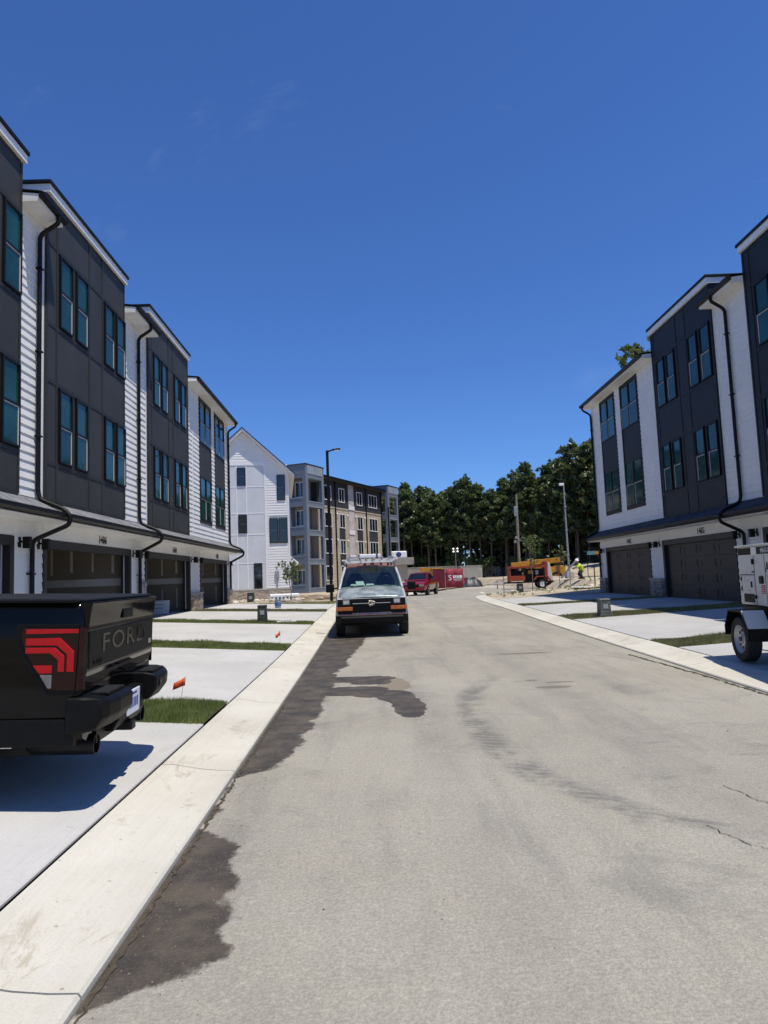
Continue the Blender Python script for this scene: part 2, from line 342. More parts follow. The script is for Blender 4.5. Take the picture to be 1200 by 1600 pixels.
MT['orangeflag'] = leaf_mat('orange_flag_film', (.75, .10, .02), (.9, .16, .04), .4, 9)
MT['tyre'] = pm('tyre_rubber', (.018, .018, .018), .85, .2, 8, .2, 60)
MT['rim'] = pm('grey_rim_paint', (.42, .42, .41), .4, .1, 9, metal=.4)
MT['chrome'] = pm('bright_metal', (.62, .62, .62), .2, .1, 9, metal=1.)
# ------------------------------------------------------------ ground, road, curbs, driveways, grass
XL, ZL = -7.17, .48            # left facade plane, left garage floor level
ZR_ = .35
def XR(y): return 11.48+math.tan(R(1.5))*(y-25)
def struct(name, m, mat, parent=None, kind='structure', **k):
    o = obj(name, m, mat, parent, **k)
    if parent is None: o['kind'] = kind
    return o
def grid(xs, ys, zf, xf=None):
    m = MB(); vs = []
    for y in ys:
        for x in xs:
            X = xf(x, y) if xf else x; vs.append((X, y, zf(X, y)))
    n = len(xs); m.add(vs, [(j*n+i, j*n+i+1, (j+1)*n+i+1, (j+1)*n+i) for j in range(len(ys)-1) for i in range(n-1)]); return m
m = MB(); m.add([(-900, -300, -.14), (900, -300, -.14), (900, 1500, -.14), (-900, 1500, -.14)], [(0, 1, 2, 3)])
struct('ground', m, MT['dirt'])
LE = [(-1.13, -8), (-1.13, 38), (-.85, 42), (-.1, 46), (1.2, 50), (2.7, 55), (4.6, 61), (8, 70), (13, 82), (22, 100), (40, 130)]
RE = [(4.35, -8), (4.55, 2), (4.69, 8.4), (4.82, 11.8), (4.98, 17.9), (5.24, 25.5), (5.58, 33), (5.95, 38), (6.5, 42), (7.5, 44.6), (9.6, 46.3), (13, 47.1), (18, 47.5)]
def interp(P, y): return float(np.interp(y, [p[1] for p in P], [p[0] for p in P]))
ys = list(np.arange(-8, 46.3, .9))
struct('road', grid([0, .2, .4, .6, .8, 1], ys, lambda x, y: zr(y), lambda t, y: interp(LE, y)*(1-t)+(interp(RE, y)+.02)*t), MT['road'])
ys = list(np.arange(ys[-1], 72, 1.2))
struct('road_bend', grid([0, .2, .4, .6, .8, 1], ys, lambda x, y: zr(y), lambda t, y: interp(LE, y)*(1-t)+60*t), MT['road'])
struct('gravel_yard', grid([-8, 0, 20, 60, 120], [ys[-1]-.5, 90, 120, 165], lambda x, y: .004), MT['gravel'])
def smooth(P, n=6):
    q = []; P = [Vector((*p, 0)) for p in P]
    for i in range(len(P)-1):
        a, b, c, d = P[max(0, i-1)], P[i], P[i+1], P[min(len(P)-1, i+2)]
        for k in range(n):
            t = k/n; q.append(.5*((2*b)+(c-a)*t+(2*a-5*b+4*c-d)*t*t+(3*b-a-3*c+d)*t**3))
    return q+[P[-1]]
def curb(name, P, side, joint0):
    path = smooth(P); L = [0]
    for a, b in zip(path, path[1:]): L.append(L[-1]+(b-a).length)
    def at(s):
        i = max(0, min(len(L)-2, int(np.searchsorted(L, s))-1)); t = (s-L[i])/(L[i+1]-L[i]); p = path[i].lerp(path[i+1], t); d = (path[i+1]-path[i]).normalized()
        return p, Vector((d.y, -d.x, 0))*side
    prof = [(0, -.1), (0, .016), (.012, .03), (.12, .034), (.26, .05), (.4, .078), (.5, .098), (.585, .102), (.6, .09), (.6, -.1)]
    def sec(s, dz=0, ins=0):
        p, n = at(s); return [tuple(p+n*(min(.6-ins, max(ins, d)))+Vector((0, 0, z+zr(p.y)+dz))) for d, z in prof]
    base = MB(); N = 80; base.loft([sec(L[-1]*k/N, -.014, .01) for k in range(N+1)])
    root = struct(name, base, MT['joint'])
    s = joint0; k = 0
    while s < L[-1]-.2:
        e = min(L[-1], s+3.04); mm = MB(); mm.loft([sec(s+(e-.012-s)*i/5) for i in range(6)]); obj('curb_segment', mm, MT['curb'], root); s = e; k += 1
    return root
curb('curb_left', LE[:7], -1, 10.85-3.04*3-.05)
curb('curb_right', RE, 1, .4)
# lots: sloped ground between curb and facades
def zleft(x, y): t = (-1.75-x)/(-1.75-XL); return (zr(y)+.1)*(1-t)+ZL*t
def zright(x, y):
    a = interp(RE, y)+.62; t = (x-a)/(XR(y)-a); return (zr(y)+.1)*(1-t)+ZR_*t
def driveway(side, y0, y1, label=None):
    ya = [y0+(y1-y0)*k/4 for k in range(5)]
    if side < 0:
        xa = [-1.765, -4.25, XL-.1]; zf = zleft; xf = lambda t, y: t; mat = MT['slab']
    else:
        xa = [0, .5, 1.02]; zf = zright; xf = lambda t, y: interp(RE, y)+.64+(XR(y)-interp(RE, y)-.64)*t; mat = MT['slab2']
    base = MB()
    def slab(mm, a, b, c, d, z0, z1):
        n = 5; yy = [c+(d-c)*k/(n-1) for k in range(n)]; secs = []
        for y in yy:
            A, B = xf(a, y), xf(b, y); secs.append([(A, y, zf(A, y)+z0), (B, y, zf(B, y)+z0), (B, y, zf(B, y)+z1), (A, y, zf(A, y)+z1)])
        mm.loft(secs)
    slab(base, xa[0], xa[2], y0+.01, y1-.01, -.12, -.02)
    root = struct('driveway', base, MT['joint'])
    for a, b in ((xa[0], xa[1]), (xa[1], xa[2])):
        e = .006 if side < 0 else .0012
        mm = MB(); slab(mm, a-e*(1 if a > xa[0] or side > 0 else 0) if side < 0 else a+e, b+e if side < 0 else b-e, y0, y1, -.1, 0); obj('slab', mm, mat, root, bevel=.008, seg=1)
    return root
for a, b in ((1.4, 7.42), (8.68, 14.45), (15.75, 21.35), (22.6, 28.1), (30.0, 36.0)): driveway(-1, a, b)
for a, b in ((6.9, 12.35), (13.6, 19.35), (21.0, 26.6), (27.9, 33.9)): driveway(1, a, b)
def blades(name, n, samp, h, w, mat, parent=None, lean=.5):
    rg = np.random.default_rng(len(name)+n); v = []; f = []
    for i in range(n):
        x, y, z = samp(rg); a = rg.uniform(0, 6.283); hh = h*rg.uniform(.4, 1.25)*(.72+.28*math.sin(x*5.1+1.7*math.sin(y*7.3))+.2*math.sin(y*9.1+x*2.3)); ln = rg.uniform(0, lean)*hh; b = rg.uniform(0, 6.283)
        dx, dy = math.cos(a)*w*.5, math.sin(a)*w*.5; k = len(v)
        v += [(x-dx, y-dy, z), (x+dx, y+dy, z), (x+math.cos(b)*ln, y+math.sin(b)*ln, z+hh)]; f.append((k, k+1, k+2))
    m = MB(); m.v = v; m.f = f
    return inst(name, m.mesh(name, mat, fix=False), parent)
def verge(side, y0, y1, parts, mat, h=.055, lab=''):
    yy = [y0+.005+(y1-y0-.01)*k/4 for k in range(5)]
    if side < 0: zf = lambda x, y: zleft(x, y)-.005; xf = lambda t, y: -1.77+(XL+1.77)*t
    else: zf = lambda x, y: zright(x, y)-.005; xf = lambda t, y: interp(RE, y)+.62+(XR(y)-interp(RE, y)-.62)*t
    g = struct('verge_soil', grid([0, .25, .5, .75, 1], yy, zf, xf), MT['soil'])
    for (t0, t1, n, hh, w) in parts:
        def samp(rg):
            t = rg.uniform(t0, t1); y = rg.uniform(y0-.02, y1+.02)+.035*math.sin(rg.uniform(0, 6.3)); x = xf(t, y); return x, y, zf(x, y)
        o = blades('grass', n, samp, hh, w, mat); tag(o, lab, 'grass', kind='stuff')
verge(-1, 7.42, 8.68, [(0, .3, 26000, .075, .006), (.3, 1, 9000, .07, .01)], MT['blade'], lab='green grass strip beside the black pickup bumper')
verge(-1, 14.45, 15.75, [(0, 1, 30000, .07, .009)], MT['blade'], lab='green grass strip between the second and third left driveways')
verge(-1, 21.35, 22.6, [(0, 1, 18000, .07, .012)], MT['blade'], lab='grass strip with dark pedestal between left driveways')
verge(-1, 28.1, 30.0, [(0, 1, 13000, .06, .015)], MT['blade_dry'], lab='thin grass strip before the last left driveway')
verge(1, 12.35, 13.6, [(0, .5, 26000, .06, .008), (.5, 1, 9000, .06, .012)], MT['blade_dry'], lab='dry sod strip beside the generator trailer wheel')
verge(1, 19.35, 21.0, [(0, 1, 26000, .06, .011)], MT['blade_dry'], lab='dry sod strip with pedestal before the right garages')
verge(1, 26.6, 27.9, [(0, 1, 11000, .06, .014)], MT['blade_dry'], lab='far sod strip leading to the brick pier on the right')
# rough lots past the rows
rg0 = np.random.default_rng(3)
bp = [(rg0.uniform(.3, 1.3), rg0.uniform(.3, 1.3), rg0.uniform(0, 6), rg0.uniform(0, 6)) for _ in range(6)]
def bumpy(x, y, k): return k*sum(math.sin(a*x+c)*math.sin(b*y+d) for a, b, c, d in bp)/3
def lotl(x, y): return .1+.05*sm(-2, -9, x)+bumpy(x, y, .05)*sm(0, 2, interp(LE, y)-.7-x)*sm(40, 43, y)+zr(y)
struct('dirt_lot_left', grid([0, .01, .02, .035, .05, .08, .12, .16, .2, .3, .5, 1], list(np.arange(36.02, 110, 1.1)), lotl, lambda t, y: interp(LE, y)-.6-(45+interp(LE, y))*t), MT['dirt'])
def samp(rg):
    y = rg.uniform(36.1, 40.6); x = rg.uniform(-12, -1.8); return x, y, lotl(x, y)
tag(blades('grass', 22000, samp, .07, .016, MT['blade_dry']), 'grass patch at the foot of the black lamp post', 'grass', kind='stuff')
def lotr(x, y):
    d = x-interp(RE, min(y, 44.5))
    return zr(y)*.6+.1+.25*sm(1, 7, d)+bumpy(x, y, .07)*sm(.6, 2, d)*sm(46.4, 45, y)
struct('dirt_lot_right', grid([0, .03, .06, .1, .15, .2, .3, .4, .5, .7, 1], list(np.arange(33.9, 46.0, .55)), lotr, lambda t, y: interp(RE, y)+.61+(34-interp(RE, y))*t), MT['dirt'])
def bank(x, y):
    return .02+.82*sm(15.5, 17.0, x)*sm(47.8, 51, y)+1.6*sm(22, 34, x)*sm(44, 60, y)+bumpy(x*1.3, y, .12)*sm(15, 19, x)
struct('dirt_bank', grid(list(np.arange(15.5, 60, 1.1)), list(np.arange(47.8, 110, 1.6)), bank), MT['dirt'])
m = grid([0, .25, .5, .75, 1], [40.6, 41.3, 42.0], lambda x, y: lotr(x, y)+.1, lambda t, y: 12.2+t*14)
struct('sidewalk', m, MT['slab2'])
# loose pebbles and crumbs along the gutter
pe = MB()
for i in range(1500):
    y = rnd.uniform(1.8, 20); x = -1.12+abs(rnd.gauss(0, .2)) if i < 900 else rnd.uniform(-1, 4.6); s = rnd.uniform(.002, .007)*(2. if i % 23 == 0 else 1)
    pts = [(x+s*math.cos(k*1.26+i)*rnd.uniform(.6, 1.2), y+s*math.sin(k*1.26+i)*rnd.uniform(.6, 1.2), zr(y)) for k in range(5)]
    pe.add(pts+[(x, y, zr(y)+s*.7)], [(k, (k+1) % 5, 5) for k in range(5)])
o = obj('pebbles', pe, pm('pebble_stone', (.16, .13, .095), .9, .6, 40, dirt=(.03, .025, .02), dk=1.)); tag(o, 'scattered pebbles and crumbs on the road by the gutter', 'pebbles', kind='stuff')
# cracks in the asphalt and in the curb
def crack(P, w, mat=MT['joint'], jit=.02, zoff=.005):
    q = []
    for a, b in zip(P, P[1:]):
        n = max(2, int(math.dist(a[:2], b[:2])/.035))
        for k in range(n):
            t = k/n; q.append((a[0]+(b[0]-a[0])*t+rnd.uniform(-jit, jit), a[1]+(b[1]-a[1])*t+rnd.uniform(-jit, jit)))
    mm = MB(); vs = []
    for i, (x, y) in enumerate(q):
        ww = w*rnd.uniform(.25, 1.2); vs += [(x-ww, y, zr(y)+zoff), (x+ww, y, zr(y)+zoff)]
    mm.add(vs, [(2*i, 2*i+1, 2*i+3, 2*i+2) for i in range(len(q)-1)]); o = struct('asphalt_crack', mm, mat)
crack([(1.95, 4.25), (2.05, 3.95), (2.2, 3.65), (2.28, 3.5)], .0035)
crack([(2.45, 4.95), (2.5, 4.6), (2.62, 4.35), (2.85, 4.1), (3.2, 3.8)], .0035)
crack([(4.6, 12.4), (4.66, 9.8), (4.62, 7.5), (4.52, 4)], .03, MT['soil'], .03)
crack([(-1.1, 1.5), (-1.1, 9)], .012, MT['soil'], .012)
# ------------------------------------------------------------ townhouses
_mc = {}
def cached(key, fn):
    if key not in _mc: _mc[key] = fn()
    return _mc[key]
def plank_mesh(w, h=.19, mat='white'):
    w = round(w, 2)
    def fn():
        m = MB(); m.prism([(-.004, h+.012), (-.03, 0), (0, 0), (0, h+.012)], 'x', 0, w-.004); return m.mesh('plank', MT[mat])
    return cached(('plank', w, h, mat), fn)
def planks(parent, u0, u1, z0, z1, holes=(), y=0, h=.19, mat='white'):
    z = z0
    while z < z1-.02:
        hh = h; segs = [(u0, u1)]
        for (a, b, c, d) in holes:
            if z+h > c and z < d:
                ns = []
                for s, e in segs:
                    if b <= s or a >= e: ns.append((s, e)); continue
                    if a-s > .05: ns.append((s, a))
                    if e-b > .05: ns.append((b, e))
                segs = ns
        for s, e in segs: inst('plank', plank_mesh(e-s, h, mat), parent, (s, y, z))
        z += h
def window_meshes(w, h):
    w, h = round(w, 2), round(h, 2)
    def fn():
        f = MB(); o = [(0, 0), (w, 0), (w, h), (0, h)]; t = .045; i = [(t, t), (w-t, t), (w-t, h-t), (t, h-t)]
        f.ring(o, i, 'y', -.05, .0); f.box(t, w-t, -.046, -.002, h*.5-.025, h*.5+.025)
        a = MB(); a.box(t-.005, w-t+.005, -.012, -.004, h*.5+.02, h-t+.005)
        b = MB(); b.box(t-.005, w-t+.005, -.02, -.006, t-.005, h*.5-.02)
        s = MB()
        for x in (t+.002, w-t-.022): s.box(x, x+.02, -.038, -.021, t, h*.5-.026)
        s.box(t+.022, w-t-.022, -.036, -.021, h*.5-.046, h*.5-.026)
        return (f.mesh('window', MT['frame']), a.mesh('pane', MT['teal']), b.mesh('pane', MT['teal']), s.mesh('sash', MT['sash']), a.mesh('pane', MT['teal_blind']))
    return cached(('win', w, h), fn)
def window(parent, u, z, w, h, y=0, blind=False):
    f, a, b, s, a2 = window_meshes(w, h); o = inst('window', f, parent, (u, y, z)); inst('pane', a2 if blind else a, o); inst('pane', b, o); inst('sash', s, o); return o
def bricks(name, parent, faces, mat, bl=.2, bh=.067, g=.01, d=.012):
    # faces: (origin, direction along, outward normal, length, height)
    m = MB(); core = MB()
    for (o, a, n, L, Hh) in faces:
        o, a, n = Vector(o), Vector(a), Vector(n); rows = max(1, int(Hh/(bh+g)))
        for r in range(rows):
            z = r*(bh+g); off = 0 if r % 2 == 0 else -bl*.5; x = off
            while x < L-.02:
                s, e = max(0, x), min(L, x+bl)
                if e-s > .03:
                    dd = d*rnd.uniform(.7, 1.15); p = [o+a*s+Vector((0, 0, z)), o+a*e+Vector((0, 0, z)), o+a*e+Vector((0, 0, z+bh)), o+a*s+Vector((0, 0, z+bh))]
                    m.hexa([tuple(q) for q in p]+[tuple(q+n*dd) for q in p])
                x += bl+g
    b = obj(name, m, mat, parent); b['kind'] = 'stuff'; return b
def pier(parent, u0, u1, h=.68, mat='brick', ydepth=.15):
    c = MB(); c.box(u0+.012, u1-.012, -ydepth, .02, 0, h); p = obj('pier', c, MT['mortar'], parent)
    bricks('brickwork', p, [((u0+.012, -ydepth, 0), (1, 0, 0), (0, -1, 0), u1-u0-.024, h), ((u0+.012, 0, 0), (0, -1, 0), (-1, 0, 0), ydepth, h), ((u1-.012, -ydepth, 0), (0, 1, 0), (1, 0, 0), ydepth, h)], MT[mat])
    c = MB(); c.box(u0-.03, u1+.03, -ydepth-.05, .02, h, h+.055); obj('pier_cap', c, MT['stonecap'], p, bevel=.012)
def bend(P, r=.12, n=4):
    q = [Vector(P[0])]
    for i in range(1, len(P)-1):
        a, b, c = Vector(P[i-1]), Vector(P[i]), Vector(P[i+1]); d1 = (a-b); d2 = (c-b); rr = min(r, d1.length*.45, d2.length*.45)
        s, e = b+d1.normalized()*rr, b+d2.normalized()*rr
        for k in range(n+1):
            t = k/n; q.append(s*(1-t)**2+b*2*t*(1-t)+e*t*t)
    return [tuple(p) for p in q]+[tuple(P[-1])]
def downspout(parent, u, du=0):
    path = bend([(u, -.5, 9.46), (u, -.5, 9.27), (u, -.09, 9.0), (u, -.09, 3.2), (u, -.14, 3.02), (u, -.66, 2.79), (u, -.8, 2.62), (u, -.76, 2.45), (u+du, -.1, 2.12), (u+du, -.1, .06)])
    m = MB(); m.tube(path, .052, 8); o = obj('downspout', m, MT['black'], parent, auto=50)
    for z in (8.2, 6.3, 4.4, 1.4):
        m = MB(); m.box(u+(du if z < 2 else 0)-.07, u+(du if z < 2 else 0)+.07, -.155, -.0, z, z+.035); obj('strap', m, MT['black'], o)
def sconce(parent, u, z=2.06):
    m = MB(); m.box(u-.06, u+.06, -.03, 0, z-.1, z+.12); s = obj('wall_light', m, MT['black'], parent, bevel=.006)
    m = MB(); m.box(u-.02, u+.02, -.12, -.03, z+.0, z+.04); m.box(u-.065, u+.065, -.25, -.11, z-.12, z+.12); obj('light_box', m, MT['black'], s, bevel=.008)
def garage_door(parent, u0, u1, h):
    root = MB(); root.box(u0, u1, .1, .12, 0, h); d = obj('garage_door', root, MT['gdoor'], parent); n = 4; sh = h/n; c = 4; pw = (u1-u0)/c
    for r in range(n):
        m = MB(); m.box(u0, u1, .085, .1, r*sh+.006, (r+1)*sh-.006); obj('door_section', m, MT['gdoor'], d, bevel=.004, seg=1)
    def fn():
        m = MB(); a, b = pw-.26, sh-.2
        o = [(0, 0), (a, 0), (a, b), (0, b)]; i = [(.05, .05), (a-.05, .05), (a-.05, b-.05), (.05, b-.05)]
        m.ring(o, i, 'y', -.014, .0); m.box(.08, a-.08, -.01, 0, .08, b-.08); return m.mesh('raised_panel', MT['gdoor'])
    me = cached(('rp', round(pw, 2), round(sh, 2)), fn)
    for r in range(n):
        for k in range(c): inst('raised_panel', me, d, (u0+k*pw+.13, .085, r*sh+.1))
    m = MB(); m.box((u0+u1)/2-.09, (u0+u1)/2+.09, .06, .085, .12, .15); obj('lift_handle', m, MT['black'], d)
def garage_room(parent, u0, u1, h, far):
    # unfinished drywall room behind an open garage doorway; far = +1/-1 side of the wall that faces the street view
    D = 6.0; L, Rr = u0-.25, u1+.25; Hc = 2.5
    m = MB(); m.box(L, Rr, .02, D, -.06, .0); obj('garage_floor', m, MT['gfloor'], parent)
    m = MB(); m.box(L, Rr, .2, D, Hc, Hc+.03); obj('garage_ceiling', m, MT['drywall'], parent)
    for side in (-1, 1):
        x = Rr if side > 0 else L; a, b = (x-.02, x) if side > 0 else (x, x+.02); k = 0; y = .2
        while y < D-.05:
            e = min(D, y+2.4)
            for z0, z1 in ((0.01, 1.22), (1.23, Hc)):
                m = MB(); m.box(a, b, y+.003, e-.003, z0, z1); obj('drywall_board', m, MT['drywall'], parent)
            y = e
        q = (a-.003, a) if side > 0 else (b, b+.003)
        m = MB(); m.box(q[0], q[1], .2, D, 1.12, 1.34); obj('joint_compound', m, MT['mud'], parent)
        y = .55
        while y < D-.2:
            for z0, z1 in ((.14, .95+rnd.uniform(-.06, .05)), (1.5+rnd.uniform(-.05, .06), 2.42)):
                m = MB(); w = rnd.uniform(.05, .085); qq = (q[0]-.001, q[1]) if side > 0 else (q[0], q[1]+.001)
                m.prism([(y, z0), (y+w, z0+.03), (y+w*.9, z1), (y+.01, z1-.04)], 'x', *qq); obj('joint_compound', m, MT['mud'], parent)
            y += rnd.uniform(.58, .66)
    for i in range(5):
        a = L+i*(Rr-L)/5
        for z0, z1 in ((0.01, 1.22), (1.23, Hc)):
            m = MB(); m.box(a+.003, a+(Rr-L)/5-.003, D-.02, D, z0, z1); obj('drywall_board', m, MT['drywall'], parent)
    m = MB(); m.box(L, Rr, D-.024, D-.02, 1.12, 1.34); obj('joint_compound', m, MT['mud'], parent)
    xd = u0+.9; m = MB(); m.box(xd, xd+.95, D-.05, D-.024, 0, 2.05); obj('inner_door', m, MT['panel'], parent)
    for x in (u0+.12, u1-.15):
        m = MB(); m.tube(bend([(x, .13, .1), (x, .13, 2.15), (x, .5, 2.38), (x, 3.2, 2.38)], .3), .02, 6); obj('door_track', m, MT['steelgrey'], parent)
    for i in range(4): m = MB(); m.box(u0+.06, u1-.06, .55+i*.56, 1.08+i*.56, 2.33, 2.37); obj('raised_door_section', m, MT['gdoor'], parent)
def shingles(parent, u0, u1, mat, Y0=-.64, z0=2.70, Y1=0, z1=3.045):
    sl = Vector((0, Y1-Y0, z1-z0)); L = sl.length; n = 5; e = L/n; ang = math.atan2(z1-z0, Y1-Y0)
    def fn():
        m = MB(); m.box(0, .312, -.004, e+.03, 0, .009); return m.mesh('shingle', MT[mat])
    me = cached(('shingle', mat), fn)
    for r in range(n):
        u = u0-(.16 if r % 2 else 0)
        while u < u1-.02:
            s = max(u, u0); w = min(u+.312, u1)-s
            if w > .05: inst('shingle', me, parent, (s, Y0+sl.y*r/n, z0+sl.z*r/n+rnd.uniform(0, .004)), (ang-.012, 0, 0), (w/.312, 1, 1))
            u += .32
def townhouse(side, yref, label, lo, hi, ups, gar, opened, num, spouts=(), lights=(), piers=(), meters=None, endcap=0, shing='shingle'):
    sg = 1 if side < 0 else -1
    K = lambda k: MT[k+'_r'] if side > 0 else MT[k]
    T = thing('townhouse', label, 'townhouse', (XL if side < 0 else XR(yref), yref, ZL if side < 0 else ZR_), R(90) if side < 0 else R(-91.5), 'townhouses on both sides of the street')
    U = lambda a, b: tuple(sorted(((a-yref)*sg, (b-yref)*sg)))
    u1 = lambda a: (a-yref)*sg
    lo_, hi_ = U(lo, hi); g0, g1 = U(*gar); DEP = 11.; GH = 2.12
    # ground floor walls around the garage
    m = MB(); m.box(lo_, g0, 0, 6.2, -.4, 2.56); m.box(g1, hi_, 0, 6.2, -.4, 2.56); m.box(g0, g1, 0, .2, GH, 2.56); m.box(lo_, hi_, 6.2, DEP, -.4, 2.56); m.box(g0, g1, .2, 6.2, 2.535, 2.56)
    if opened:
        m = MB(); m.box(lo_, g0-.25, 0, 6.2, -.4, 2.56); m.box(g0-.25, g0, 0, .2, -.4, 2.56); m.box(g1+.25, hi_, 0, 6.2, -.4, 2.56); m.box(g1, g1+.25, 0, .2, -.4, 2.56); m.box(g0, g1, 0, .2, GH, 2.56); m.box(lo_, hi_, 6.2, DEP, -.4, 2.56); m.box(g0-.25, g1+.25, .2, 6.2, 2.535, 2.56)
    obj('ground_floor_wall', m, MT['white'], T)
    m = MB(); o = [(g0, 0), (g0, GH+.14), (g1, GH+.14), (g1, 0)]; t = .14
    m.box(g0-.02, g0+t, -.045, .22, 0, GH+.07); m.box(g1-t, g1+.02, -.045, .22, 0, GH+.07); m.box(g0+t, g1-t, -.045, .22, GH-.12, GH+.07); obj('garage_trim', m, MT['gdoor'], T, bevel=.004, seg=1)
    if opened: garage_room(T, g0, g1, GH, sg)
    else:
        garage_door(T, g0+t, g1-t, GH-.12); m = MB(); m.box(g0-.02, g1+.02, -.02, .3, -.1, .0); obj('garage_sill', m, MT['gfloor'], T)
    for a, b in ((lo_, g0-.03), (g1+.03, hi_)): planks(T, a, b, .02, 2.5, h=.205)
    planks(T, g0-.03, g1+.03, GH+.08, 2.5, h=.185)
    # pent roof over the garages
    m = MB(); m.prism([(-.62, 2.62), (-.62, 2.69), (0, 3.03), (0, 2.56)], 'x', lo_, hi_); roof = obj('pent_roof', m, MT['trimw'], T)
    shingles(roof, lo_, hi_, shing)
    m = MB(); m.box(lo_, hi_, -.62, -.005, 2.535, 2.555); obj('soffit', m, MT['soffit'], T)
    m = MB(); m.prism([(-.622, 2.715), (-.622, 2.58), (-.70, 2.58), (-.735, 2.63), (-.735, 2.705), (-.72, 2.715)], 'x', lo_, hi_); obj('gutter', m, MT['black'], T)
    # upper storeys
    roofs = []
    for el in ups:
        k, a, b = el[0], *U(el[1], el[2])
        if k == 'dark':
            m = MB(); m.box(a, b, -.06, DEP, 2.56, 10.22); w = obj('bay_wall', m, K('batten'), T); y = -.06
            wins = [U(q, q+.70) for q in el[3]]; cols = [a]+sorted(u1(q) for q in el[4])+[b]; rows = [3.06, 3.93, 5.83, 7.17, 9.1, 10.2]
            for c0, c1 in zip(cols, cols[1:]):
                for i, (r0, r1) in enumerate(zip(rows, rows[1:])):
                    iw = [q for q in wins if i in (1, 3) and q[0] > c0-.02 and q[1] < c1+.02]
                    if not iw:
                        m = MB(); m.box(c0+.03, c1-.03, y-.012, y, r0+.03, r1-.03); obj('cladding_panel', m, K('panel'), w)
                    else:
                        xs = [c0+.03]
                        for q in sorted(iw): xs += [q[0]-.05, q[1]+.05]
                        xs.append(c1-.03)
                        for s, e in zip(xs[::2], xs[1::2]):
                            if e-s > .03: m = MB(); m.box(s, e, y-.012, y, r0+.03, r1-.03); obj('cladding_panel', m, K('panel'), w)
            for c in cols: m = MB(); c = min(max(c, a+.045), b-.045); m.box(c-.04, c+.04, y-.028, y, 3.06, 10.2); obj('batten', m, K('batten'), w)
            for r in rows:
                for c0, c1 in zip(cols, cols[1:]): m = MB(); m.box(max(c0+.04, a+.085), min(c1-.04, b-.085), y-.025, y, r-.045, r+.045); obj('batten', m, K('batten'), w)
            for q in wins: window(w, q[0], 4.0, .70, 1.76, y-.012, blind=side < 0); window(w, q[0], 7.25, .70, 1.78, y-.012)
            m = MB(); m.box(a-.04, b+.04, -.16, 3.2, 10.22, 10.41); pw = obj('parapet', m, MT['trimw'], T)
            m = MB(); m.box(a-.08, b+.08, -.2, 3.24, 10.41, 10.5); obj('parapet_cap', m, MT['black'], pw, bevel=.01)
        else:
            m = MB(); m.box(a, b, 0, DEP, 2.56, 9.55); obj('upper_wall', m, MT['white'], T); holes = []
            if k == 'end':
                for (q0, q1) in el[3]:
                    c0, c1 = U(q0, q1); holes.append((c0-.08, c1+.08, 3.72, 9.28))
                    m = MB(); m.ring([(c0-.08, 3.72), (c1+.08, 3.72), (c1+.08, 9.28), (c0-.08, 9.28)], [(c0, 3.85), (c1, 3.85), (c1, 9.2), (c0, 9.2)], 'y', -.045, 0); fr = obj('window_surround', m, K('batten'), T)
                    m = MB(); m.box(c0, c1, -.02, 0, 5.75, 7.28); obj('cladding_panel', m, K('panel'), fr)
                    hw = (c1-c0)/2
                    for q in (c0, c0+hw): window(T, q, 3.86, hw-.005, 1.9, -.01); window(T, q, 7.28, hw-.005, 1.9, -.01)
            planks(T, a+.09, b-.09, 3.06, 9.3, holes)
            
            for q in (a, b-.088): m = MB(); m.box(q, q+.088, -.03, 0, 3.06, 9.36); obj('corner_board', m, MT['trimw'], T)
            if k == 'end':
                e = u1(el[4]); m = MB(); m.box(e-.05, e+.05, -.032, 0, 3.06, 9.3); obj('trim_board', m, MT['trimw'], T)
            ea, eb = a-.0, b+.0
            if endcap and abs((a if endcap < 0 else b)-(lo_ if endcap < 0 else hi_)) < .4: ea, eb = (a-.22, b) if endcap < 0 else (a, b+.22)
            ra, rb = (ea+.085, eb-.085) if k == 'white' else ((ea, eb-.085) if endcap < 0 else (ea+.085, eb))
            if k == 'white': ra, rb = ea+.0, eb-.0
            m = MB(); m.prism([(-.44, 9.4), (-.44, 9.52), (DEP*.5, 10.2), (DEP, 9.5), (DEP, 9.4)], 'x', ra+.001, rb-.001); r_ = obj('eave_roof', m, MT['trimw'], T)
            m = MB(); m.prism([(-.50, 9.55), (-.5, 9.58), (DEP*.5, 10.28), (DEP, 9.56), (DEP, 9.51), (DEP*.5, 10.22)], 'x', ra-.02, rb+.02); obj('roofing', m, MT['black'], r_)
            m = MB(); m.prism([(-.442, 9.56), (-.442, 9.43), (-.52, 9.43), (-.555, 9.48), (-.555, 9.55), (-.54, 9.56)], 'x', ra-.03, rb+.03); obj('eave_gutter', m, MT['black'], T)
            m = MB(); m.box(ea+.001, eb-.001, -.44, 0, 9.36, 9.398); obj('soffit', m, MT['soffit'], T)
    for y, du in spouts: downspout(T, u1(y), du)
    for y in lights: sconce(T, u1(y))
    for a, b in piers: pier(T, *U(a, b), mat='brick' if side < 0 else 'brickg')
    yc = (gar[0]+gar[1])/2 if num[1] is None else num[1]
    if num[1] is not None: text('house_number', num[0], MT['black'], .3, T, (u1(yc), -.03, 2.345), (R(90), 0, 0), .006, .85, space=1.15)
    if meters:
        u = u1(meters); m = MB(); m.box(u-.28, u-.02, -.14, 0, .62, 1.3); e = obj('meter_box', m, MT['steelgrey'], T, bevel=.01)
        m = MB(); m.cyl((u-.15, -.14, 1.12), (u-.15, -.24, 1.12), .08, .075, 16); obj('meter_glass', m, MT['steelgrey'], e, auto=40)
        m = MB(); m.box(u+.06, u+.22, -.12, 0, .75, 1.22); m.tube([(u+.14, -.07, .75), (u+.14, -.07, .0)], .025, 8); obj('conduit_box', m, MT['steelgrey'], e)
    return T
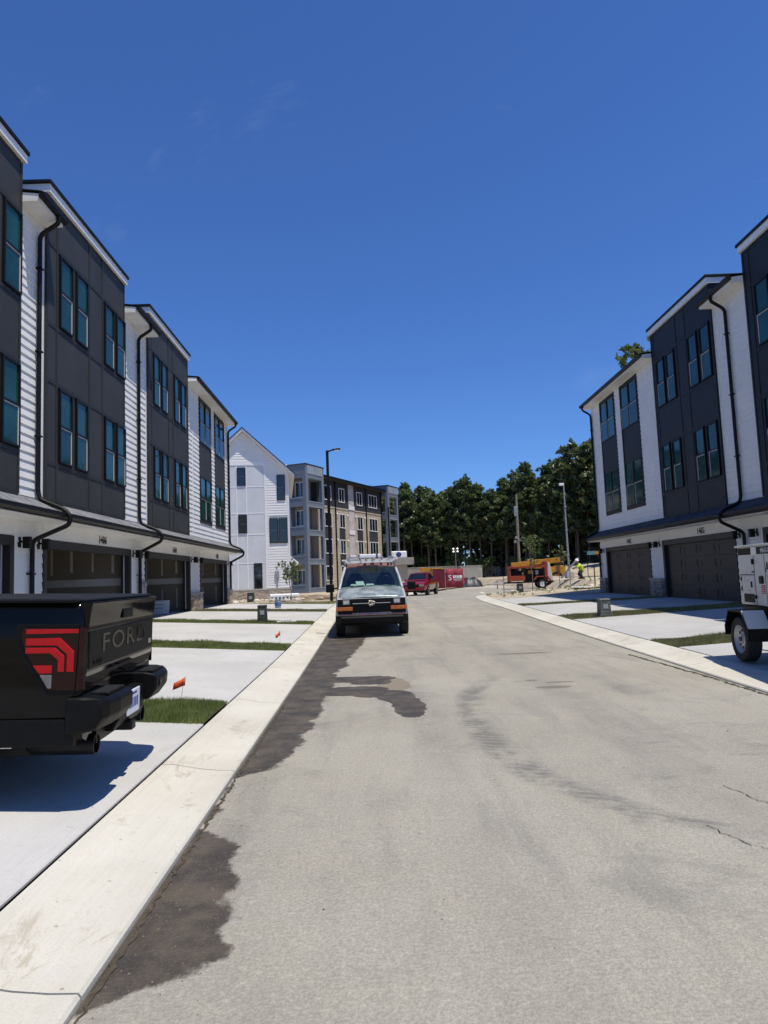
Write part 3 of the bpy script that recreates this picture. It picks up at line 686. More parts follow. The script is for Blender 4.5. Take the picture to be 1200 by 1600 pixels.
def darkwin(n): return [n+.66, n+1.59, n+3.42, n+4.36]
townhouse(-1, 11.5, 'charcoal and white townhouse cut off by the left edge behind black pickup', 7.8, 14.85, [('dark', 9.15, 14.26, darkwin(9.15), (9.6, 11.58, 12.45)), ('white', 7.8, 9.15)], (8.5, 14.15), True, ('1408', None), lights=(14.42, 8.2))
townhouse(-1, 18.3, 'charcoal townhouse right above the black pickup, its open garage marked 1406', 14.85, 21.8, [('dark', 15.4, 20.5, [16.07, 17.0, 18.88, 19.78], (15.95, 17.85, 18.74)), ('white', 14.26, 15.4)], (15.47, 21.11), True, ('1406', 18.9), spouts=((15.05, -.25),), lights=(15.25, 21.35), meters=None)
townhouse(-1, 25.4, 'narrow-looking charcoal townhouse next to the white end house on the left', 21.8, 29.0, [('dark', 22.7, 27.9, [23.3, 24.24, 25.85, 26.8], (23.12, 25.12, 25.68)), ('white', 20.5, 22.7)], (22.47, 28.13), True, ('1404', 25.9), spouts=((21.75, .0),), lights=(22.2, 28.4), meters=22.05, piers=((28.2, 28.98),))
townhouse(-1, 32.5, 'white sided end townhouse with open garage numbered 1402', 29.0, 36.14, [('end', 27.9, 36.14, [(30.0, 32.15), (33.05, 35.15)], 28.75)], (29.8, 35.39), True, ('1402', 33.2), spouts=((36.02, 0),), lights=(29.45, 35.75), piers=((29.02, 29.72), (35.45, 36.14)), endcap=1)
townhouse(1, 30.8, 'white sided end townhouse with closed garage numbered 1403', 27.27, 34.46, [('end', 26.18, 34.46, [(28.1, 30.1), (31.0, 33.0)], 26.9)], (27.91, 33.54), False, ('1403', 30.3), spouts=((34.36, 0),), lights=(33.9, 27.55), piers=((27.28, 27.85), (33.6, 34.46)), endcap=-1, shing='shingle2')
townhouse(1, 23.8, 'charcoal townhouse with closed garage beside the white right end house', 20.1, 27.27, [('dark', 21.25, 26.18, [21.43, 22.33, 24.17, 25.08], (23.2, 23.95, 25.95)), ('white', 19.18, 21.25)], (21.01, 26.62), False, ('1405', 23.3), spouts=((20.35, .0),), lights=(20.75, 26.95), piers=((26.7, 27.26),), shing='shingle2')
townhouse(1, 16.5, 'charcoal panelled townhouse cut off by the right edge behind the generator', 13.0, 20.1, [('dark', 14.1, 19.18, [14.35, 15.28, 17.0, 17.95], (16.15, 16.8, 18.85)), ('white', 12.0, 14.1)], (13.75, 19.4), False, ('1407', None), lights=(19.75,), shing='shingle2')
# ------------------------------------------------------------ gable-ended townhouse and apartment block
MT['apt_blue'] = pm('blue_grey_stucco', (.155, .185, .23), .75, .06, .6)
MT['apt_pale'] = pm('pale_blue_grey_panel', (.27, .31, .36), .7, .05, .6)
MT['apt_tan'] = pm('tan_lap_siding', (.47, .40, .305), .75, .06, .7)
MT['apt_dark'] = pm('charcoal_siding', (.035, .037, .042), .7, .1, .7)
MT['apt_wall'] = pm('beige_recess_wall', (.36, .32, .26), .8, .06, .7)
MT['wrap'] = pm('house_wrap', (.50, .47, .45), .6, .15, 1.2)
def gwin(parent, u, z, w, h, y=0, nx=1, nz=2, fmat='trimw', gmat='glass', name='window', ax='y', fw=.09):
    f = MB(); o = [(u, z), (u+w, z), (u+w, z+h), (u, z+h)]; i = [(u+fw, z+fw), (u+w-fw, z+fw), (u+w-fw, z+h-fw), (u+fw, z+h-fw)]
    f.ring(o, i, ax, y-.06, y); t = .03
    for k in range(1, nx):
        c = u+w*k/nx
        f.box(c-t, c+t, y-.05, y-.01, z+fw, z+h-fw) if ax == 'y' else f.box(y-.05, y-.01, c-t, c+t, z+fw, z+h-fw)
    win = obj(name, f, MT[fmat], parent)
    for j in range(nz):
        z0, z1 = z+fw+(h-2*fw)*j/nz, z+fw+(h-2*fw)*(j+1)/nz
        for k in range(nx):
            a, b = u+fw+(w-2*fw)*k/nx, u+fw+(w-2*fw)*(k+1)/nx; m = MB()
            if ax == 'y': m.box(a+.012, b-.012, y-.025+.004*j, y-.012+.004*j, z0+.015, z1-.015)
            else: m.box(y-.025+.004*j, y-.012+.004*j, a+.012, b-.012, z0+.015, z1-.015)
            obj('pane', m, MT[gmat], win)
    return win
B2 = thing('gable_townhouse', 'white gable-ended townhouse with brick base beyond the left row', 'townhouse', (-5.95, 54, 0), R(7))
m = MB(); A, E0 = (-3.5, 13.25), 10.0
m.prism([(-7., .5), (0, .5), (0, E0), A, (-7., E0)], 'y', 0, 14); obj('gable_wall', m, MT['white'], B2)
m = MB(); m.box(-7.02, .02, -.1, 14, -.3, .92); bw = obj('brick_base', m, MT['mortar'], B2)
bricks('brickwork', bw, [((-7.02, -.1, -.02), (1, 0, 0), (0, -1, 0), 7.04, .9)], MT['brick'], .22, .075)
m = MB(); m.box(-7.05, .06, -.13, .02, .92, 1.0); obj('stone_ledge', m, MT['stonecap'], B2)
# gable siding, right siding bay and the flat panelled bay
z = 10.95
while z < 13.0:
    hw = (13.25-z)/(13.25-E0)*3.5-.3
    if hw > .1: inst('plank', plank_mesh(2*hw, .19), B2, (-3.5-hw, 0, z))
    z += .19
planks(B2, -1.78, -.1, 1.05, 10.6, [(-.95, -.25, 7.8, 9.85), (-1.6, -.16, 4.45, 6.55)], h=.2)
inst('plank', plank_mesh(1.1, .19), B2, (-1.78, 0, 10.6))
m = MB(); m.box(-1.9, -1.78, -.035, 0, 1.02, 10.9); obj('trim_board', m, MT['trimw'], B2)
m = MB(); m.box(-.1, .0, -.035, 0, 1.02, 9.9); obj('corner_board', m, MT['trimw'], B2)
m = MB(); m.box(-6.2, -1.9, -.045, 0, 10.62, 10.93); obj('frieze_board', m, MT['trimw'], B2)
cols = [-7., -5.2, -4.02, -3.27, -1.9]; rows = [1.03, 2.98, 5.2, 6.85, 8.92, 10.6]
for c0, c1 in zip(cols, cols[1:]):
    for r0, r1 in zip(rows, rows[1:]): m = MB(); m.box(c0+.035, c1-.035, -.012, 0, r0+.035, r1-.035); obj('cladding_panel', m, MT['greypanel'], B2)
for c in cols[1:-1]: m = MB(); m.box(c-.035, c+.035, -.03, 0, 1.03, 10.6); obj('batten', m, MT['trimw'], B2)
for r in rows[1:-1]:
    for c0, c1 in zip(cols, cols[1:]): m = MB(); m.box(c0+.035, c1-.035, -.027, 0, r-.035, r+.035); obj('batten', m, MT['trimw'], B2)
for (u, z, w, h, n) in ((-3.97, 9.02, .66, 1.42, 1), (-3.92, 5.32, .66, 1.42, 1), (-2.8, 1.03, .62, 1.95, 1), (-.92, 7.82, .62, 2.0, 1), (-1.55, 4.48, .66, 2.0, 1), (-.84, 4.48, .66, 2.0, 1)):
    gwin(B2, u, z, w, h, -.02, n, 2, 'frame', 'glass', fw=.05)
ts = (13.25-E0)/3.5
m = MB()
for s in (-1, 1): m.hexa([(-3.5, -.42, 13.28), (-3.5+s*3.95, -.42, 13.28-ts*3.95), (-3.5+s*3.95, 14.3, 13.28-ts*3.95), (-3.5, 14.3, 13.28), (-3.5, -.42, 13.5), (-3.5+s*3.95, -.42, 13.5-ts*3.95), (-3.5+s*3.95, 14.3, 13.5-ts*3.95), (-3.5, 14.3, 13.5)])
rf = obj('roof', m, MT['trimw'], B2)
m = MB()
for s in (-1, 1): m.hexa([(-3.5, -.48, 13.5), (-3.5+s*4.0, -.48, 13.5-ts*4.0), (-3.5+s*4., 14.3, 13.5-ts*4.), (-3.5, 14.3, 13.5), (-3.5, -.48, 13.58), (-3.5+s*4, -.48, 13.58-ts*4), (-3.5+s*4, 14.3, 13.58-ts*4), (-3.5, 14.3, 13.58)])
obj('roofing', m, MT['black'], rf)
m = MB(); m.prism([(0, 3.45), (.6, 2.95), (.6, 2.8), (0, 2.8)], 'y', -.05, 13); obj('pent_roof', m, MT['trimw'], B2)
m = MB(); m.box(-1.2, -.9, -.14, 0, 1.75, 2.35); mtb = obj('meter_box', m, MT['steelgrey'], B2, bevel=.02); m = MB(); m.box(-1.1, -1.0, -.09, 0, 1.1, 1.75); obj('conduit', m, MT['steelgrey'], mtb)
# apartment block
AP = thing('apartment_building', 'four-storey apartment block with blue-grey balcony towers and tan siding', 'apartment building', (-6.4, 75, 0), R(65))
FZ = [.6+3.17*i for i in range(5)]
def tower(x0, x1, y1, top, left_recess=.9, see=False):
    P = lambda n, mm, mat, par=AP: obj(n, mm, MT[mat], par)
    m = MB(); m.box(x0+left_recess, x1-.3, 1.7, y1, -.2, 13.2)
    if not see: core = P('recess_wall', m, 'apt_wall')
    m = MB(); m.box(x0, x1, 0, y1, 13.1, top); cr = P('tower_parapet', m, 'apt_blue'); m = MB(); m.box(x0-.06, x1+.06, -.06, y1+.06, top, top+.1); P('parapet_cap', m, 'apt_dark', cr)
    for k in range(2): m = MB(); m.box(x0+.35+k*1.75, x0+2.02+k*1.75, -.03, 0, 13.2, top-.05); P('cladding_panel', m, 'apt_pale', cr)
    for (a, b, c, d, n) in ((x0, x0+.42, 0, .42, 'post'), (x1-.4, x1, 0, .4, 'post'), (x0, x0+left_recess, 2.05, y1 if not see else 2.5, 'side_wall'), (x1-.3, x1, 1.7, y1 if not see else 2.1, 'side_wall')):
        m = MB(); m.box(a, b, c, d, -.2, 13.1); P(n, m, 'apt_blue')
    for i in range(5):
        z = FZ[i]; m = MB(); m.box(x0+.01, x1-.01, .012, y1-.01, z-.55 if i else -.3, z); sl_ = P('balcony_slab', m, 'apt_blue')
        if i < 4:
            m = MB(); m.box(x0+.42, x1-.4, -.02, .06, z-.02, z+.07); P('slab_trim', m, 'apt_pale', sl_)
            m = MB(); m.box(x0-.02, x0+.06, .42, 2.05, z+.35, z+.44); P('slab_trim', m, 'apt_pale', sl_)
            m = MB(); m.box(x0+.02, x0+.14, .42, 2.05, z, z+.4); P('balcony_upstand', m, 'apt_blue', sl_)
            for s in (x0+.42, x1-.46): m = MB(); m.box(s, s+.06, -.02, .05, z+.07, FZ[i+1]-.55); P('opening_trim', m, 'apt_pale', sl_)
            if i: m = MB(); m.box(x0+.42, x1-.4, -.02, .05, z-.56, z-.47); P('slab_trim', m, 'apt_pale', sl_)
tower(0, 4.1, 9., 14.2)
for i in range(4):
    gwin(AP, .62, FZ[i]+.55, 1.25, 1.75, .9-.005, 2, 2, ax='x') if i else gwin(AP, .62, FZ[i]+.45, 1.25, 1.6, .9-.005, 2, 2, ax='x')
    gwin(AP, 1.25, FZ[i]+(.05 if i < 2 else .5), 1.0, 2.15 if i < 2 else 1.75, 1.69, 1, 1 if i < 2 else 2, name='balcony_door' if i < 2 else 'window', fw=.14)
tower(22.6, 26.3, 2.5, 14.2, .5, True)
m = MB(); m.box(22.6, 24.2, 2.6, 10, -.2, 13.1); obj('recess_wall', m, MT['apt_blue'], AP)
m = MB(); m.box(4.1, 22.6, 1.0, 14, -.2, 10.05); obj('facade_wall', m, MT['apt_tan'], AP)
m = MB(); m.box(4.1, 22.6, .98, 14, 10.05, 13.3); obj('top_storey_wall', m, MT['apt_dark'], AP)
pl = MB(); z = .4
while z < 9.95:
    for a, b in ((4.1, 12.15), (13.7, 22.58)): pl.prism([(.996, z+.165), (.97, z), (1.0, z), (1.0, z+.165)], 'x', a, b)
    z += .165
o = obj('lap_siding', pl, MT['apt_tan'], AP); o['kind'] = 'stuff'
m = MB(); m.box(4.1, 22.7, .3, 14, 13.3, 13.42); obj('roof_soffit', m, MT['apt_dark'], AP); m = MB(); m.box(4.1, 22.75, .2, 14, 13.42, 13.6); obj('roof_edge', m, MT['black'], AP)
m = MB(); m.box(4.1, 22.6, .93, .98, 10.0, 10.16); obj('belt_trim', m, MT['apt_tan'], AP)
for i in range(4):
    for (a, b, n) in ((5.75, 7.6, 2), (9.6, 11.1, 2), (14.6, 16.2, 2), (18.2, 20.9, 3)):
        gwin(AP, a, FZ[i]+.75, b-a, 1.75, .955 if i < 3 else .975, n, 2)
        if i < 2: m = MB(); m.box(a, b, .945, 1., FZ[i]+2.5, FZ[i+1]+.74); obj('spandrel_panel', m, MT['apt_dark'], AP)
    for a in (9.0, 11.75, 14.1, 16.8):
        if i in (1, 2): m = MB(); m.cyl((a, .97, FZ[i]+2.5), (a, .8, FZ[i]+2.35), .06, .1, 10); obj('wall_lamp', m, MT['trimw'], AP)
m = MB(); m.box(12.2, 13.65, .93, 1., .4, 13.25); wr = obj('unclad_strip', m, MT['wrap'], AP)
for z in (3.9, 7., 10.1): m = MB(); m.box(12.15, 13.7, .86, .93, z, z+.5); obj('loose_wrap', m, MT['trimw'], wr)
for x in (8.57, 17.3, 22.3): m = MB(); m.tube([(x, .9, 13.3), (x, .9, .3)], .09, 8); obj('downspout', m, MT['black'], AP)
KP = thing('entrance_pavilion', 'small beige pavilion with thick flat roof behind the old van', 'pavilion', (3.9, 80, 0), R(10))
m = MB(); m.box(-1.6, .55, -.7, .7, -.2, 2.85); obj('column', m, MT['stonecap'], KP); m = MB(); m.box(-2.6, 1.25, -1.2, 1.2, 2.85, 3.65); obj('roof_slab', m, pm('beige_render', (.30, .28, .25), .8), KP, bevel=.03)
WB = thing('wrapped_roof_unit', 'white wrapped box standing on the flat pavilion roof', 'box', (4.0, 80, 3.65), R(10)); m = MB(); m.box(-1.3, .5, -.6, .6, 0, .78); obj('wrap_cover', m, MT['trimw'], WB, bevel=.12, seg=3); m = MB(); m.box(-1.25, .45, -.55, .55, .0, .06); obj('base_pallet', m, MT['stonecap'], WB)
# ------------------------------------------------------------ vehicles
MT['gloss_black'] = pm('gloss_black_paint', (.0025, .0025, .0027), .07, .2, 3, spec=.2)
MT['satin_black'] = pm('satin_black_plastic', (.004, .004, .004), .5, .2, 12, .05, 200, spec=.16)
MT['tonneau'] = pm('tonneau_cover', (.012, .013, .015), .6, .2, 14, .1, 120, spec=.25)
MT['red_lens'] = pm('bright_red_lens', (.42, .004, .008), .25, .08, 20, spec=.3)
MT['dark_lens'] = pm('dark_red_lens', (.011, .001, .002), .1, .2, 9, spec=.3)
MT['clear_lens'] = pm('smoked_clear_lens', (.16, .15, .15), .12, .2, 9, spec=.6)
MT['amber'] = pm('amber_lens', (.42, .12, .02), .3, .2, 14, spec=.5, dirt=(.2,.1,.04), dk=.5)
MT['vanwhite'] = pm('weathered_white_paint', (.40, .41, .42), .45, .15, 4, dirt=(.16, .13, .11), dk=.75)
def hood_mat():
    t = NT('bare_patched_hood'); p = t.pos; c = t.mix(t.step(t.noise(p, 3.2, 6, .65, .5), .35, .7), (.17, .21, .22), (.44, .49, .49))
    c = t.mix(t.step(t.noise(p, 9, 5, .7), .6, .72, 0, .7), c, (.16, .15, .15)); return t.fin(c, .38, .25, .5)
MT['hood'] = hood_mat()
MT['rust'] = pm('rusty_brown_paint', (.17, .085, .065), .6, .25, 6, dirt=(.3, .26, .24), dk=.5)
MT['redpaint'] = pm('dark_red_paint', (.19, .008, .014), .22, .08, 3, coat=.8, dirt=(.3, .2, .16), dk=.12)
MT['vglass'] = pm('vehicle_dark_glass', (.008, .01, .012), .06, .2, 3, spec=.8)
MT['windscreen'] = glass_clear('windscreen_glass', (.62, .72, .7), .09)
MT['plate'] = pm('licence_plate_print', (.62, .66, .74), .4, .1, 12)
def wheel(parent, c, r, w, ax, rimmat='rim', face=1, spokes=6, holes=False):
    # c centre, axle along ax ('x'/'y'); face=+1/-1 outer side
    rr = r*.62
    def P(prof): m = MB(); m.lathe(prof, 32, ax, (0, 0, 0)); return m
    f = face
    m = P([(0.02, f*w*.34), (rr*.3, f*w*.36), (rr*.34, f*w*.28), (rr*.8, f*w*.16), (rr*.92, f*w*.3), (rr, f*w*.42), (rr*1.02, f*w*.44), (rr*1.02, -f*w*.4), (rr*.9, -f*w*.4), (0.02, -f*w*.3)])
    o = obj('wheel', m, MT[rimmat], parent, c, auto=35)
    h = w/2
    t = P([(rr*.98, -h*.8), (r*.78, -h), (r*.93, -h*.96), (r*.985, -h*.8), (r, -h*.62), (r*.985, -h*.6), (r*.985, -h*.5), (r, -h*.48), (r, -h*.12), (r*.985, -h*.1), (r*.985, h*.1), (r, h*.12), (r, h*.48), (r*.985, h*.5), (r*.985, h*.6), (r, h*.62), (r*.985, h*.8), (r*.93, h*.96), (r*.78, h), (rr*.98, h*.8)])
    obj('tyre', t, MT['tyre'], o, auto=30)
    for k in range(spokes):
        a = 2*math.pi*k/spokes; ca, sa = math.cos(a), math.sin(a); q = MB(); R0, R1, wd = rr*.2, rr*.9, rr*.14
        def pt(rad, t_, d):
            u, v = rad*ca-t_*sa, rad*sa+t_*ca
            return (d, u, v) if ax == 'x' else (u, d, v)
        if holes:
            q.cyl(pt(rr*.6, 0, f*w*.17), pt(rr*.6, 0, f*w*.26), rr*.1, None, 10); obj('rim_hole', q, MT['black'], o)
        else:
            q.hexa([pt(R0, -wd, f*w*.2), pt(R1, -wd*.8, f*w*.2), pt(R1, wd*.8, f*w*.2), pt(R0, wd, f*w*.2), pt(R0, -wd, f*w*.36), pt(R1, -wd*.8, f*w*.4), pt(R1, wd*.8, f*w*.4), pt(R0, wd, f*w*.36)]); obj('spoke', q, MT[rimmat], o)
    q = MB(); q.cyl(*( ((f*w*.2, 0, 0), (f*w*.42, 0, 0)) if ax == 'x' else ((0, f*w*.2, 0), (0, f*w*.42, 0)) ), rr*.2, rr*.16, 14); obj('hub', q, MT['black'], o)
    return o
def hsec(X, pts):      # mirrored cross-section from half profile, bottom to top
    return [(X, y, z) for y, z in pts]+[(X, -y, z) for y, z in reversed(pts)]
# --- black pickup seen from its rear left corner
T = thing('pickup_truck', 'glossy black pickup with tonneau cover parked nose-in on the near left driveway', 'pickup truck', (-1.96, 5.445, .075), R(182.7)); T.rotation_euler = (0, R(-2.2), R(182.7))
side = [(.72, .47), (.80, .5), (.845, .62), (.852, .74), (.862, .95), (.868, 1.12), (.862, 1.26), (.845, 1.345), (.80, 1.385), (.70, 1.39)]
def sh(X, d, zb=0): return hsec(X, [(y-d, z+zb*(z < .6)) for y, z in side])
m = MB(); m.loft([sh(-.004, .035), sh(.02, .012), sh(.06, .003), sh(.2, 0), sh(.9, -.012), sh(1.3, -.015), sh(1.75, 0)]); obj('bed', m, MT['gloss_black'], T, auto=32)
m = MB(); m.loft([sh(1.77, 0), sh(2.8, -.01), sh(4.0, 0)]); obj('cab_lower', m, MT['gloss_black'], T, auto=32)
m = MB(); m.loft([hsec(4.02, [(.78, .45), (.86, .7), (.87, 1.05), (.80, 1.2), (.5, 1.23)]), hsec(4.8, [(.78, .45), (.86, .7), (.86, 1.0), (.78, 1.14), (.5, 1.18)]), hsec(5.3, [(.74, .45), (.82, .7), (.8, .95), (.72, 1.06), (.5, 1.1)])]); obj('front_end', m, MT['gloss_black'], T, auto=32)
m = MB(); m.loft([hsec(1.82, [(.82, 1.38), (.70, 1.78), (.55, 1.84)]), hsec(2.1, [(.82, 1.38), (.72, 1.84), (.55, 1.88)]), hsec(3.2, [(.82, 1.38), (.72, 1.86), (.55, 1.9)]), hsec(3.55, [(.82, 1.38), (.70, 1.8), (.55, 1.83)]), hsec(4.15, [(.80, 1.25), (.76, 1.28), (.55, 1.3)])]); obj('cab_roof', m, MT['gloss_black'], T, auto=32)
for s in (-1, 1):
    m = MB(); m.hexa([(2.0, s*.81, 1.42), (3.7, s*.81, 1.42), (3.4, s*.745, 1.76), (2.1, s*.745, 1.76), (2.0, s*.825, 1.42), (3.7, s*.825, 1.42), (3.4, s*.76, 1.76), (2.1, s*.76, 1.76)]); obj('side_window', m, MT['vglass'], T)
m = MB(); m.box(-.01, 1.72, -.79, .79, 1.385, 1.41); tc = obj('tonneau_cover', m, MT['tonneau'], T, bevel=.012, seg=2)
for s in (-1, 1): m = MB(); m.box(.03, 1.7, s*.81-.035, s*.81+.035, 1.382, 1.402); obj('bed_rail', m, MT['satin_black'], T, bevel=.008)
# tailgate
m = MB(); m.prism([(-.055, 1.385), (.03, 1.39), (.05, .82), (-.012, .83), (-.02, .9), (-.028, .93), (-.026, 1.20), (-.032, 1.225), (-.046, 1.35)], 'y', -.815, .815); tg = obj('tailgate', m, MT['gloss_black'], T, bevel=.008)
m = MB(); m.box(-.034, -.02, -.79, .79, .945, 1.195); obj('tailgate_applique', m, MT['satin_black'], tg, bevel=.008)
text('tailgate_lettering', 'FORD', MT['gloss_black'], .185, tg, (-.034, 0.0, 1.09), (R(90), 0, R(-90)), .0025, 2.1, space=1.15)
text('badge', 'F-150', MT['satin_black'], .055, tg, (-.036, .62, .985), (R(90), 0, R(-90)), .004, 1.3)
m = MB(); m.box(-.04, -.034, -.72, -.64, .99, 1.03); obj('badge', m, MT['chrome'], tg)
m = MB(); m.box(-.05, -.035, -.12, .12, 1.245, 1.315); obj('tailgate_handle', m, MT['satin_black'], tg, bevel=.006)
# tail lights: side face, chamfer and rear face
for s in (1, -1):
    Y = .868*s
    fr = MB(); o = [(.012, 1.245), (.40, 1.245), (.415, 1.18), (.37, 1.05), (.20, .80), (.15, .79), (.02, .80)]
    fr.prism(o, 'y', Y-.06*s, Y+.004*s); L = obj('tail_light', fr, MT['satin_black'], T, bevel=.004)
    def lens(nm, pts, mat, d0, d1):
        q = MB(); q.prism(pts, 'y', Y+d0*s, Y+d1*s); obj(nm, q, MT[mat], L, bevel=.002, seg=1)
    lens('lens', [(.005, 1.225), (.355, 1.225), (.37, 1.165), (.33, 1.06), (.185, .825), (.02, .825)], 'dark_lens', .004, .012)
    lens('light_bar', [(.008, 1.215), (.335, 1.215), (.335, 1.185), (.008, 1.19)], 'red_lens', .012, .017)
    lens('light_bar', [(.03, 1.075), (.12, 1.16), (.335, 1.155), (.335, 1.112), (.14, 1.112), (.075, 1.055), (.075, .945), (.03, .945)], 'red_lens', .012, .017)
    lens('light_bar', [(.335, 1.098), (.335, 1.062), (.18, 1.062), (.13, 1.02), (.13, .945), (.09, .945), (.09, 1.045), (.15, 1.098)], 'red_lens', .012, .017)
    lens('light_bar', [(.165, .985), (.285, .985), (.245, .935), (.165, .935)], 'red_lens', .012, .0165)
    lens('reverse_lamp', [(.165, .925), (.24, .925), (.188, .84), (.165, .84)], 'clear_lens', .012, .0165)
    q = MB(); q.prism([(Y, 0.004), (Y-.03*s, -.02), (.818*s, -.026), (.818*s, .02), (Y, .03)], 'z', .82, 1.225)
    q.v = [(b, a, c) for a, b, c in q.v]; obj('rear_lens', q, MT['dark_lens'], L, bevel=.004)
# bumper, plate, hitch, exhaust
def bsec(mm, prof, y0, y1): mm.prism(prof, 'y', y0, y1)
endp = [(.1, .78), (-.09, .78), (-.175, .765), (-.2, .73), (-.195, .64), (-.14, .565), (.0, .545), (.1, .545)]
ctrp = [(.1, .70), (-.06, .70), (-.1, .68), (-.1, .52), (-.06, .45), (.1, .45)]
for s in (1, -1):
    m = MB(); m.loft([[(x, s*.33, z) for x, z in endp], [(x, s*.62, z) for x, z in endp], [(x+.02*(x < 0), s*.78, z) for x, z in endp], [(x*.75, s*.86, z) for x, z in endp], [(x*.35+.04, s*.885, z*.95+.035) for x, z in endp]]); b = obj('bumper', m, MT['satin_black'], T, bevel=.018, seg=3)
    m = MB(); m.box(.02, 1.0, min(s*.80, s*.866), max(s*.80, s*.872), .47, .64); obj('side_cladding', m, MT['satin_black'], T, bevel=.01)
    m = MB(); m.box(-.15, -.03, s*.38, s*.74, .776, .784) if s > 0 else m.box(-.15, -.03, -.74, -.38, .776, .784); sp = obj('step_pad', m, MT['satin_black'], b)
    for k in range(9):
        m = MB(); a = s*(.39+k*.038); m.box(-.145, -.035, min(a, a+s*.022), max(a, a+s*.022), .784, .789); obj('tread_rib', m, MT['tyre'], sp)
m = MB(); bsec(m, ctrp, -.335, .335); cb = obj('bumper_centre', m, MT['satin_black'], T, bevel=.012)
m = MB(); m.box(-.115, -.10, -.15, .15, .52, .70); pl_ = obj('licence_plate', m, MT['plate'], cb, bevel=.006)

pbl = pm('plate_blue_print', (.03, .06, .28), .5)
for y_, z_, w_, h_ in ((-.1, .57, .03, .07), (-.055, .57, .03, .07), (-.01, .57, .03, .07), (.04, .57, .03, .07), (.085, .57, .03, .07), (-.06, .665, .13, .015)):
    m = MB(); m.box(-.1165, -.115, y_, y_+w_, z_, z_+h_); obj('plate_print', m, pbl, pl_)
m = MB(); m.box(-.205, -.2, -.47, -.41, .66, .72); obj('sensor_socket', m, MT['black'], cb); m = MB(); m.box(-.208, -.205, -.45, -.43, .685, .70); obj('sensor', m, MT['chrome'], cb)
m = MB(); m.box(-.12, .35, -.05, .05, .40, .47); obj('hitch', m, MT['black'], T, bevel=.01)
m = MB(); m.box(-.02, 5.0, -.55, .55, .42, .52); obj('chassis', m, MT['black'], T)
m = MB(); m.box(.25, .6, -.6, .6, .36, .46); m2 = obj('rear_axle_beam', m, MT['black'], T)
for s in (1, -1):
    m = MB(); m.lathe([(.045, .45), (.07, .42), (.07, .0), (.062, .0), (.055, .1)], 18, 'x', (-.03, s*.56, .42)); e = obj('exhaust_tip', m, MT['black'], T, auto=40)
    m = MB(); m.tube([(.32, s*.56, .41), (.9, s*.58, .43)], .035, 10); obj('exhaust_pipe', m, MT['chrome'], e, auto=40)
for x in (1.15, 4.45):
    for s in (1, -1):
        m = MB(); m.cyl((x, s*.80, .42), (x, s*.872, .42), .46, .47, 32); obj('wheel_arch', m, MT['black'], T)
        wheel(T, (x, s*.79, .37), .38, .26, 'y', 'black', s, 6)
# --- old van facing the camera
VN = thing('cargo_van', 'weathered white cargo van with bare hood and roof rack parked facing the camera', 'van', (.07, 17.6, zr(17.6)+.0), R(-90))
def vs(X, wb, wm, wt, zb, zm, zt, cr=.02): return hsec(X, [(wb, zb), (wm, zb+.12), (wm, zm), (wt, zt), (wt*.5, zt+cr)])
m = MB(); m.loft([vs(-.06, .82, .88, .84, .45, .8, .93), vs(-.16, .84, .905, .87, .42, .86, .985), vs(-.5, .85, .92, .87, .4, .95, 1.1), vs(-.92, .86, .925, .86, .4, 1.05, 1.215), vs(-1.4, .86, .925, .87, .4, 1.1, 1.22), vs(-5.2, .86, .925, .88, .4, 1.1, 1.22), vs(-5.3, .84, .9, .86, .45, 1.1, 1.2)])
obj('lower_body', m, MT['vanwhite'], VN, auto=28)
m = MB(); n = 9; rows = [(-.11, .975, .83), (-.2, 1.02, .84), (-.5, 1.122, .83), (-.88, 1.232, .80)]; vsx = []
for X, z, w in rows:
    for i in range(n): t = -1+2*i/(n-1); vsx.append((X-.04*t*t, w*t, z+.035*(1-t*t)))
m.add(vsx, [(j*n+i, j*n+i+1, (j+1)*n+i+1, (j+1)*n+i) for j in range(3) for i in range(n-1)]); hd = obj('hood', m, MT['hood'], VN, smooth=True); so = hd.modifiers.new('t', 'SOLIDIFY'); so.thickness = .02
m = MB(); m.loft([hsec(X, [(.87, 1.2), (.84, 1.45), (.72, 1.80), (.6, 1.9), (.3, 1.925)]) for X in (-2.25, -3, -4.2)]+[hsec(-5.28, [(.86, 1.2), (.82, 1.45), (.70, 1.76), (.58, 1.81), (.3, 1.83)])]); obj('cargo_body', m, MT['vanwhite'], VN, auto=28)
m = MB(); m.loft([hsec(-1.47, [(.67, 1.775), (.6, 1.80), (.3, 1.82)]), hsec(-1.58, [(.69, 1.81), (.6, 1.865), (.3, 1.885)]), hsec(-2.26, [(.72, 1.80), (.6, 1.9), (.3, 1.925)])]); obj('roof_front', m, MT['rust'], VN, auto=30)
for s in (1, -1):
    m = MB(); m.tube([(-.9, s*.835, 1.2), (-1.2, s*.775, 1.5), (-1.5, s*.685, 1.79)], [.04, .035, .035], 8); obj('windscreen_pillar', m, MT['vanwhite'], VN, auto=50)
    m = MB(); m.tube([(-2.2, s*.86, 1.2), (-2.2, s*.72, 1.79)], .05, 8); obj('door_pillar', m, MT['vanwhite'], VN, auto=50)
    m = MB(); m.add([(-.98, s*.852, 1.22), (-2.2, s*.862, 1.22), (-2.2, s*.735, 1.77), (-1.5, s*.70, 1.77)], [(0, 1, 2, 3)]); obj('side_window', m, MT['windscreen'], VN)
    m = MB(); m.tube([(-1.08, s*.86, 1.24), (-1.02, s*1.02, 1.24)], .02, 6); m2 = obj('mirror_arm', m, MT['black'], VN); m = MB(); m.box(-1.1, -.98, min(s*.98, s*1.2), max(s*.98, s*1.2), 1.14, 1.36); obj('mirror', m, MT['satin_black'], m2, bevel=.03, seg=3)
m = MB(); q = []
